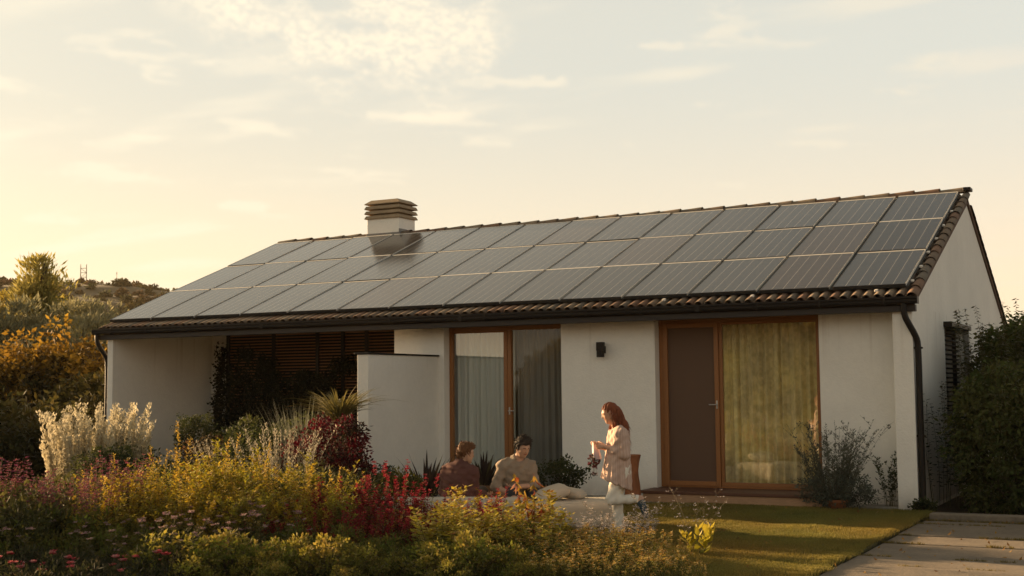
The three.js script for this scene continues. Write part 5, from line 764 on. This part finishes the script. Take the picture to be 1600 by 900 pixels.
function person(o) {
  const g = thing('person', o.label, 'person', o.pos, o.turn), J = o.J, S = o.size ?? 1, sk = o.skin;
  const f = norm(o.face), s0 = norm(cross(f, o.headUp ?? [0, 1, 0])), u = cross(s0, f), head = headField(J.head, f, u, s0, o.headSize ?? 0.97);
  const limbs = o.limbs, torso = o.torso;
  const inner = (p) => { let d = torso(p); for (const [a, b, ra, rb] of limbs) d = smin(d, cap(p, a, b, ra, rb), 0.045); d = smin(d, cap(p, J.neck, add(J.head, add([0, 0, 0], f, -0.012), 1), 0.05, 0.046), 0.03); return d; };
  const all = [J.head, J.neck, ...limbs.flatMap((l) => [l[0], l[1]])], [lo, hi] = bounds(all, 0.2);
  const headOnly = (p) => smin(head.f(p), cap(p, J.neck, add(J.head, f, -0.015), 0.05, 0.046), 0.03);
  const [hl, hh] = bounds([J.head, add(J.neck, [0, 0.02, 0])], 0.14);
  const parts = [nets(inner, lo, hi, 0.013, () => sk), nets(headOnly, hl, hh, 0.0048, (p) => head.color(p, sk))];
  for (const h of o.hands) { const H = handField(...h), [a, b] = bounds(H.pts, 0.035); parts.push(nets(H.f, a, b, 0.0032, (p) => sk)); }
  part('body', merge(parts), skinM, g);
  head.eyes(g);
  const hf = o.hair(head), [h0, h1] = bounds([J.head, ...(o.hairPts ?? [])], 0.17);
  const hm = new THREE.MeshStandardMaterial({ color: 0xffffff, vertexColors: true, roughness: 0.75, side: THREE.DoubleSide });
  const hg = nets(hf, h0, h1, 0.0065, (p) => { const v = 0.7 + 0.6 * fbm(p[0] * 60 + 3, p[2] * 60 + p[1] * 14, 3); return o.hairC.map((c) => c * v); });
  const strands = new MB(), P = hg.attributes.position, N = hg.attributes.normal, Rh = mulberry(Math.round(o.skin[0] * 1000) + P.count), [sl, down, lay] = o.strand ?? [0.026, 0.25, 0.6];   // loose strands over the mass of hair
  for (let k = 0; k < 1300; k++) { const i = Math.floor(Rh() * P.count), p = [P.getX(i), P.getY(i), P.getZ(i)], n = [N.getX(i), N.getY(i), N.getZ(i)]; if (dot(sub(p, J.head), f) > 0.03 && p[1] < J.head[1] + 0.07) continue; const sw = fbm(p[0] * 22 + 5, p[2] * 22 + p[1] * 15, 2) * 12.6, d = norm(add(add([n[0] * (1.5 - lay), n[1] * (1.5 - lay) + down, n[2] * (1.5 - lay)], [Math.cos(sw) * 0.5, Math.sin(sw) * 0.3, Math.sin(sw) * 0.5], down < 0 ? 0.25 : 1), rdir(Rh), 0.3)), v = 0.55 + 0.9 * Rh(), c = o.hairC.map((q) => q * v); strands.leaf(add(p, n, -0.003), d, norm(cross(d, n)), sl * (0.6 + 0.8 * Rh()), 0.006, c, c, 0.4); }
  part('hair', merge([hg, strands.geo()]), hm, g);
  for (const c of o.clothes) { const [a, b] = bounds(c.pts, c.m ?? 0.24); part(c.name, nets(c.f, a, b, c.s ?? 0.011, c.color), clothM(), g); }
  return g;
}
const shortHair = (h, extra = 0) => (p) => { const q = h.loc(p), z = Math.abs(q[2]); let d = ell(q, [-0.02, 0.035, 0], [0.104 + extra, 0.102 + extra, 0.086 + extra]); d = smin(d, cap(q, [-0.08, -0.02, 0], [-0.075, -0.06, 0], 0.04, 0.028), 0.04); d = smin(d, cap(q, [0.055, 0.105, -0.02], [0.078, 0.085, 0.03], 0.026, 0.02), 0.04); d += 0.016 * (fbm(q[0] * 58 + 7, q[2] * 58 + q[1] * 44, 2) - 0.5) * 2 - 0.002;
  d = Math.max(d, q[0] - 0.05 - 0.016 * Math.sin(q[2] * 70 + 1) - Math.max(0, q[1] - 0.052) * 2.2);                         // open face
  d = Math.max(d, -(q[1] + 0.085));
  if (q[0] > -0.03) d = Math.max(d, -(q[1] - (q[0] > 0.03 ? 0.045 : -0.02) ), -1);
  return d; };
const Wd = (f, r) => (p) => f(p) - r;
const WPOS = bed(1.18, 14.8, -0.03);
// the woman: x forward, y up, z away from the photograph's side
{
  const J = { head: [0.075, 1.425, 0], neck: [-0.005, 1.27, 0] }, nS = [-0.035, 1.2, -0.145], nE = [-0.085, 0.965, -0.175], nW = [0.13, 1.045, -0.09], fS = [-0.03, 1.2, 0.145], fE = [-0.04, 0.965, 0.18], fW = [0.15, 1.03, 0.085];
  const hipN = [-0.03, 0.74, -0.075], kN = [0.075, 0.45, -0.085], aN = [-0.25, 0.455, -0.085], hipF = [-0.035, 0.74, 0.075], kF = [0.0, 0.42, 0.075], aF = [-0.03, 0.085, 0.07];
  const torso = (p) => { let d = ell(p, [-0.02, 1.1, 0], [0.105, 0.17, 0.145]); d = smin(d, ell(p, [-0.01, 0.92, 0], [0.095, 0.16, 0.12]), 0.08); d = smin(d, ell(p, [-0.03, 0.77, 0], [0.12, 0.13, 0.155]), 0.08); return smin(d, cap(p, nS, fS, 0.05, 0.05), 0.06); };
  const limbs = [[nS, nE, 0.046, 0.036], [nE, nW, 0.035, 0.024], [fS, fE, 0.046, 0.036], [fE, fW, 0.035, 0.024], [hipN, kN, 0.078, 0.052], [kN, aN, 0.05, 0.034], [hipF, kF, 0.078, 0.052], [kF, aF, 0.05, 0.034], [aN, add(aN, [-0.05, -0.15, 0]), 0.032, 0.024], [aF, [0.1, 0.03, 0.07], 0.034, 0.024]];
  const skirt = (p) => {                                  // loose tunic falling from the chest
    const t = Math.max(0, Math.min(1, (1.2 - p[1]) / 0.62)), a = Math.atan2(p[2], p[0] + 0.015), fold = 0.016 * t * t * Math.sin(a * 11 + p[1] * 3) + 0.008 * t * Math.sin(a * 23 + 1.3), cx = mix(-0.025, 0.012, t), rx = mix(0.115, 0.172, t) + fold, rz = mix(0.15, 0.205, t) + fold, k = Math.hypot((p[0] - cx) / rx, p[2] / rz);
    let d = (k - 1) * Math.min(rx, rz); d = Math.max(d, p[1] - 1.22, (0.615 + p[0] * 0.42) - p[1]); return d; };
  const wr = (p) => 0.012 * (fbm(p[0] * 26 + p[1] * 9, p[2] * 24 - p[1] * 7, 3) - 0.5) * 2 + 0.004 * Math.sin(p[1] * 66 + p[0] * 42) * Math.sin(p[2] * 30 + 1);
  const shirt = (p) => { let d = smin(skirt(p), Math.max(torso(p) - 0.014, 1.0 - p[1]), 0.03); d = smin(d, cap(p, nS, nE, 0.066, 0.06), 0.04); d = smin(d, cap(p, nE, add(nE, sub(nW, nE), 0.62), 0.058, 0.047), 0.025); d = smin(d, cap(p, fS, fE, 0.066, 0.06), 0.04); d = smin(d, cap(p, fE, add(fE, sub(fW, fE), 0.62), 0.058, 0.047), 0.025); d = Math.max(d + wr(p), -cap(p, add(J.neck, [0.03, -0.005, 0]), add(J.head, [-0.02, 0, 0]), 0.055, 0.08)); return d; };
  const legs = (p) => { let d = cap(p, hipN, kN, 0.09, 0.066); d = smin(d, cap(p, kN, add(kN, sub(aN, kN), 0.88), 0.06, 0.048), 0.02); let e = cap(p, hipF, kF, 0.096, 0.066); e = smin(e, cap(p, kF, add(kF, sub(aF, kF), 0.9), 0.064, 0.056), 0.03); return Math.max(smin(smin(d, e, 0.03), ell(p, [-0.03, 0.78, 0], [0.13, 0.12, 0.165]), 0.05), p[1] - 0.86) + 0.004 * Math.sin(p[1] * 60 + p[0] * 55); };
  const shoe = (a, toe) => (p) => { let d = smin(cap(p, add(a, [0, -0.01, 0]), add(a, sub(toe, a), 0.35), 0.043, 0.04), cap(p, add(a, sub(toe, a), 0.3), toe, 0.042, 0.032), 0.03); return d; };
  const tN = add(aN, [-0.065, -0.19, 0]), tF = [0.12, 0.03, 0.07];
  person({ label: 'red-haired woman in a pink striped tunic and white trousers walking past the sofa', pos: WPOS, turn: Math.PI + 0.48114, J, headSize: 0.92, strand: [0.07, -1, 1.2], face: [0.94, -0.3, -0.05], skin: [0.56, 0.33, 0.22], torso, limbs,
    hands: [[nW, norm([0.95, 0.15, 0.25]), norm([0.1, -0.5, 0.85]), 0.5, -1], [fW, norm([0.9, 0.2, -0.3]), norm([0.1, -0.4, -0.9]), 0.5, 1]],
    hairPts: [[-0.13, 1.08, 0], [0.05, 1.15, 0.05]], hairC: [0.2, 0.05, 0.014],
    hair: (h) => (p) => { const q = h.loc(p), z = Math.abs(q[2]); let d = ell(q, [-0.02, 0.034, 0], [0.102, 0.098, 0.084]); d = Math.max(d, q[0] - 0.035 - Math.max(0, q[1] - 0.05) * 1.8); if (q[1] < 0.03 && q[0] > -0.03) d = Math.max(d, 0.02 - q[1]); const back = smin(cap(p, [-0.005, 1.43, 0], [-0.075, 1.27, 0], 0.066, 0.058), cap(p, [-0.075, 1.27, 0], [-0.135, 1.03, 0], 0.058, 0.02), 0.05); d = smin(d, Math.max(back, Math.abs(p[2]) - 0.085), 0.03); const lock = cap(p, [0.02, 1.4, -0.075], [0.03, 1.2, -0.07], 0.024, 0.018); const lock2 = cap(p, [0.03, 1.4, 0.075], [0.075, 1.15, 0.06], 0.026, 0.02); d = smin(d, Math.min(lock2, lock + 0.002), 0.02); return d + 0.006 * Math.sin(p[2] * 130 + p[0] * 120 + 4 * fbm(p[1] * 9, p[0] * 9, 2)); },
    clothes: [
      { name: 'tunic', f: shirt, pts: [nS, nE, fS, fE, nW, fW, [0.1, 0.5, 0.2], [-0.2, 0.5, -0.2]], s: 0.0095, color: (p) => { const a = Math.atan2(p[2], p[0]), st = 0.5 + 0.5 * Math.sin(a * 46), n = fbm(p[0] * 20, p[1] * 20 + p[2] * 9, 3); return mix3([0.50, 0.33, 0.26], [0.62, 0.46, 0.37], st * 0.7 + n * 0.3); } },
      { name: 'trousers', f: legs, pts: [hipN, kN, aN, hipF, kF, aF], m: 0.2, color: (p) => { const v = 0.94 + 0.12 * fbm(p[0] * 18, p[1] * 18 + p[2] * 8, 3); return [0.80 * v, 0.74 * v, 0.63 * v]; } },
      { name: 'shoe', f: shoe(aN, tN), pts: [aN, tN], m: 0.08, s: 0.006, color: () => [0.05, 0.08, 0.10] },
      { name: 'shoe', f: shoe(aF, tF), pts: [aF, tF], m: 0.08, s: 0.006, color: () => [0.05, 0.08, 0.10] },
    ] });
  // the bunch of flowers she holds, hanging head down
  const b = thing('bouquet', 'small bunch of dark red flowers in pale paper held by the woman', 'bouquet', WPOS, Math.PI + 0.48114), R = mulberry(66), fl = new MB(), st = new MB();
  const pg = new THREE.CylinderGeometry(0.026, 0.052, 0.2, 18, 6, true), pp = pg.attributes.position; for (let i = 0; i < pp.count; i++) { const a = Math.atan2(pp.getZ(i), pp.getX(i)); pp.setX(i, pp.getX(i) * (1 + 0.12 * Math.sin(a * 5 + pp.getY(i) * 20))); } pg.rotateZ(-0.12); pg.translate(0.238, 1.0, 0); pg.computeVertexNormals();
  part('wrapping_paper', pg, new THREE.MeshPhysicalMaterial({ color: rgb(0.72, 0.56, 0.56), roughness: 0.6, transmission: 0.3, thickness: 0, side: THREE.DoubleSide }), b);
  for (let k = 0; k < 46; k++) { const e = rdir(R), p = [0.262 + e[0] * 0.062, 0.885 + e[1] * 0.07, e[2] * 0.055], c = R() < 0.3 ? [0.05, 0.055, 0.025] : mix3([0.06, 0.015, 0.018], [0.16, 0.03, 0.04], R()); st.rod([[0.24, 0.99, 0], p], 0.002, 0.0015, [0.05, 0.06, 0.02], 3); for (let j = 0; j < 7; j++) { const d = rdir(R); fl.leaf(p, d, norm(cross(d, rdir(R))), 0.026, 0.018, c); } }
  for (let k = 0; k < 5; k++) { const p = [0.25 + (R() - 0.5) * 0.06, 0.8 - R() * 0.09, (R() - 0.5) * 0.04]; st.rod([[0.255, 0.9, 0], p], 0.0018, 0.001, [0.05, 0.06, 0.02], 3); for (let j = 0; j < 6; j++) { const d = rdir(R); fl.leaf(add(p, [0, 0.03 * R(), 0]), d, norm(cross(d, rdir(R))), 0.026, 0.016, [0.06, 0.02, 0.02]); } }
  part('stems', st.geo(), M.bark, b, 'stuff'); part('flowers', fl.geo(), M.petal, b, 'stuff');
}
// the man with his back to the photograph: x right, y up, z towards the camera
{
  const J = { head: [0.085, 0.905, -0.03], neck: [0.02, 0.775, 0.0] }, L = [-0.145, 0.7, -0.06], Rr = [0.165, 0.69, 0.07], eL = [-0.2, 0.45, -0.12], wL = [-0.02, 0.41, -0.29], eR = [0.19, 0.44, 0.03], wR = [0.3, 0.41, -0.19], pel = [0.0, 0.34, 0.03];
  const hL = [-0.07, 0.33, -0.03], hR = [0.09, 0.33, 0.05], kL = [0.06, 0.42, -0.42], kR = [0.27, 0.42, -0.34], fL = [0.1, 0.07, -0.5], fR = [0.32, 0.07, -0.42];
  const torso = (p) => { const q = [p[0] * 0.87 + p[2] * 0.5, p[1], -p[0] * 0.5 + p[2] * 0.87]; let d = ell(q, [0.01, 0.62, 0.01], [0.175, 0.17, 0.12]); d = smin(d, ell(q, [0.0, 0.45, 0.0], [0.15, 0.15, 0.115]), 0.08); d = smin(d, ell(q, [0.0, 0.33, 0.0], [0.165, 0.11, 0.14]), 0.08); d = smin(d, cap(p, L, Rr, 0.058, 0.058), 0.06); return smin(d, cap(p, add(J.neck, [0, -0.05, 0]), J.neck, 0.07, 0.05), 0.06); };
  const limbs = [[L, eL, 0.052, 0.042], [eL, wL, 0.04, 0.028], [Rr, eR, 0.052, 0.042], [eR, wR, 0.04, 0.028], [hL, kL, 0.085, 0.058], [kL, fL, 0.055, 0.038], [hR, kR, 0.085, 0.058], [kR, fR, 0.055, 0.038], [fL, add(fL, [0.08, -0.03, -0.12]), 0.036, 0.026], [fR, add(fR, [0.08, -0.03, -0.12]), 0.036, 0.026]];
  const wr = (p) => 0.013 * (fbm(p[0] * 9 + p[1] * 16, p[1] * 20 - p[0] * 14 + p[2] * 8, 3) - 0.5) * 2 + 0.003 * Math.sin(p[1] * 60 + p[0] * 40);
  const shirt = (p) => { let d = Math.max(torso(p) - 0.02, 0.29 - p[1]); d = smin(d, cap(p, L, eL, 0.068, 0.058), 0.018); d = smin(d, cap(p, eL, add(eL, sub(wL, eL), 0.85), 0.06, 0.046), 0.02); d = smin(d, cap(p, Rr, eR, 0.068, 0.058), 0.018); d = smin(d, cap(p, eR, add(eR, sub(wR, eR), 0.85), 0.06, 0.046), 0.02); d = smin(d, cap(p, add(J.neck, [0, -0.03, 0.005]), add(J.neck, [0.008, 0.02, 0.0]), 0.075, 0.066), 0.025); return Math.max(d + wr(p), -cap(p, add(J.neck, [0.01, 0.0, -0.01]), J.head, 0.054, 0.06)); };
  const legs = (p) => { let d = smin(cap(p, hL, kL, 0.098, 0.07), cap(p, kL, fL, 0.068, 0.052), 0.03); d = Math.min(d, smin(cap(p, hR, kR, 0.098, 0.07), cap(p, kR, fR, 0.068, 0.052), 0.03)); return smin(d, ell(p, [0.0, 0.33, 0.02], [0.17, 0.09, 0.15]), 0.04); };
  const shoe = (a) => (p) => smin(cap(p, a, add(a, [0.03, -0.03, -0.05]), 0.045, 0.042), cap(p, add(a, [0.03, -0.032, -0.05]), add(a, [0.09, -0.035, -0.15]), 0.042, 0.034), 0.03);
  person({ label: 'man with short auburn hair in a dark brown shirt seated with his back to us', pos: bed(-0.66, 15.65, 0), turn: BED_TURN, J, face: [0.9, -0.12, -0.42], skin: [0.52, 0.31, 0.2], torso, limbs, hands: [[wL, norm([0.7, -0.1, -0.6]), norm([0.3, -0.9, 0]), 0.35, 1], [wR, norm([0.5, -0.2, -0.8]), norm([0.1, -1, 0]), 0.35, -1]], hair: (h) => shortHair(h, 0), hairC: [0.15, 0.062, 0.02],
    clothes: [{ name: 'shirt', f: shirt, pts: [L, Rr, eL, eR, wL, wR, [0, 0.3, 0]], color: (p) => { const v = 0.8 + 0.4 * fbm(p[0] * 14, p[1] * 14 + p[2] * 8, 3); return [0.115 * v, 0.045 * v, 0.035 * v]; } }, { name: 'trousers', f: legs, pts: [hL, hR, kL, kR, fL, fR], m: 0.16, s: 0.013, color: () => [0.05, 0.045, 0.04] }, { name: 'shoe', f: shoe(fL), pts: [fL, add(fL, [0.09, 0, -0.15])], m: 0.08, s: 0.008, color: () => [0.1, 0.07, 0.05] }, { name: 'shoe', f: shoe(fR), pts: [fR, add(fR, [0.09, 0, -0.15])], m: 0.08, s: 0.008, color: () => [0.1, 0.07, 0.05] }] });
}
// the young man leaning forward
{
  const J = { head: [0.075, 0.965, 0.13], neck: [0.01, 0.82, 0.05] }, Rr = [-0.175, 0.745, 0.05], L = [0.17, 0.735, -0.03], eR = [-0.265, 0.49, 0.13], wR = [-0.075, 0.415, 0.29], eL = [0.225, 0.5, 0.08], wL = [0.02, 0.5, 0.24];
  const hR = [-0.09, 0.33, -0.14], hL = [0.09, 0.33, -0.16], kR = [-0.06, 0.42, 0.27], kL = [0.22, 0.41, 0.22], fR = [-0.05, 0.07, 0.32], fL = [0.22, 0.07, 0.26];
  const torso = (p) => { let d = ell(p, [0.0, 0.68, 0.02], [0.175, 0.15, 0.12]); d = smin(d, ell(p, [-0.01, 0.52, -0.05], [0.15, 0.16, 0.115]), 0.09); d = smin(d, ell(p, [0.0, 0.36, -0.13], [0.165, 0.12, 0.14]), 0.09); d = smin(d, cap(p, L, Rr, 0.056, 0.056), 0.06); return smin(d, cap(p, add(J.neck, [0, -0.06, -0.01]), J.neck, 0.07, 0.05), 0.06); };
  const limbs = [[L, eL, 0.052, 0.042], [eL, wL, 0.04, 0.028], [Rr, eR, 0.052, 0.042], [eR, wR, 0.04, 0.028], [hL, kL, 0.085, 0.058], [kL, fL, 0.055, 0.038], [hR, kR, 0.085, 0.058], [kR, fR, 0.055, 0.038], [fL, add(fL, [0.05, -0.03, 0.13]), 0.036, 0.026], [fR, add(fR, [0.0, -0.03, 0.14]), 0.036, 0.026]];
  const wr = (p) => 0.013 * (fbm(p[0] * 10 - p[1] * 16, p[1] * 19 + p[0] * 13 + p[2] * 8, 3) - 0.5) * 2 + 0.003 * Math.sin(p[1] * 58 - p[0] * 44);
  const shirt = (p) => { let d = Math.max(torso(p) - 0.016, 0.32 - p[1]); d = smin(d, cap(p, L, eL, 0.066, 0.06), 0.018); d = smin(d, cap(p, eL, add(eL, sub(wL, eL), 0.3), 0.06, 0.054), 0.02); d = smin(d, cap(p, Rr, eR, 0.066, 0.06), 0.018); d = smin(d, cap(p, eR, add(eR, sub(wR, eR), 0.12), 0.06, 0.056), 0.02); return Math.max(d + wr(p), -cap(p, add(J.neck, [0.012, 0.01, 0.02]), J.head, 0.062, 0.08)); };
  const legs = (p) => { let d = smin(cap(p, hL, kL, 0.098, 0.076), cap(p, kL, add(kL, sub(fL, kL), 0.12), 0.074, 0.072), 0.03); d = Math.min(d, smin(cap(p, hR, kR, 0.098, 0.076), cap(p, kR, add(kR, sub(fR, kR), 0.12), 0.074, 0.072), 0.03)); return smin(d, ell(p, [0.0, 0.35, -0.13], [0.17, 0.09, 0.15]), 0.04); };
  const shoe = (a, dx) => (p) => smin(cap(p, a, add(a, [dx * 0.4, -0.03, 0.05]), 0.045, 0.042), cap(p, add(a, [dx * 0.4, -0.032, 0.05]), add(a, [dx, -0.035, 0.16]), 0.042, 0.034), 0.03);
  person({ label: 'dark-haired young man in a grey shirt leaning forward on his knees', pos: bed(0.04, 15.95, 0), turn: BED_TURN, J, face: [0.5, -0.36, 0.79], skin: [0.54, 0.32, 0.21], torso, limbs, hands: [[wR, norm([0.35, -0.45, 0.75]), norm([0.3, -0.85, -0.4]), 0.3, 1], [wL, norm([-0.9, -0.05, 0.2]), norm([0, -1, 0]), 0.35, -1]], hair: (h) => shortHair(h, 0.008), hairC: [0.03, 0.019, 0.012],
    clothes: [{ name: 'shirt', f: shirt, pts: [L, Rr, eL, eR, wL, [0, 0.3, -0.2]], color: (p) => { const v = 0.85 + 0.3 * fbm(p[0] * 14, p[1] * 14 + p[2] * 8, 3); return [0.30 * v, 0.235 * v, 0.17 * v]; } }, { name: 'shorts', f: legs, pts: [hL, hR, kL, kR], m: 0.16, s: 0.013, color: () => [0.035, 0.035, 0.04] }, { name: 'shoe', f: shoe(fL, 0.05), pts: [fL, add(fL, [0.05, 0, 0.16])], m: 0.08, s: 0.008, color: () => [0.3, 0.28, 0.25] }, { name: 'shoe', f: shoe(fR, 0), pts: [fR, add(fR, [0, 0, 0.16])], m: 0.08, s: 0.008, color: () => [0.3, 0.28, 0.25] }] });
}
scene.fog = new THREE.FogExp2(new THREE.Color(0xf3dfb4), 0.00012);
renderer.render(scene, camera);
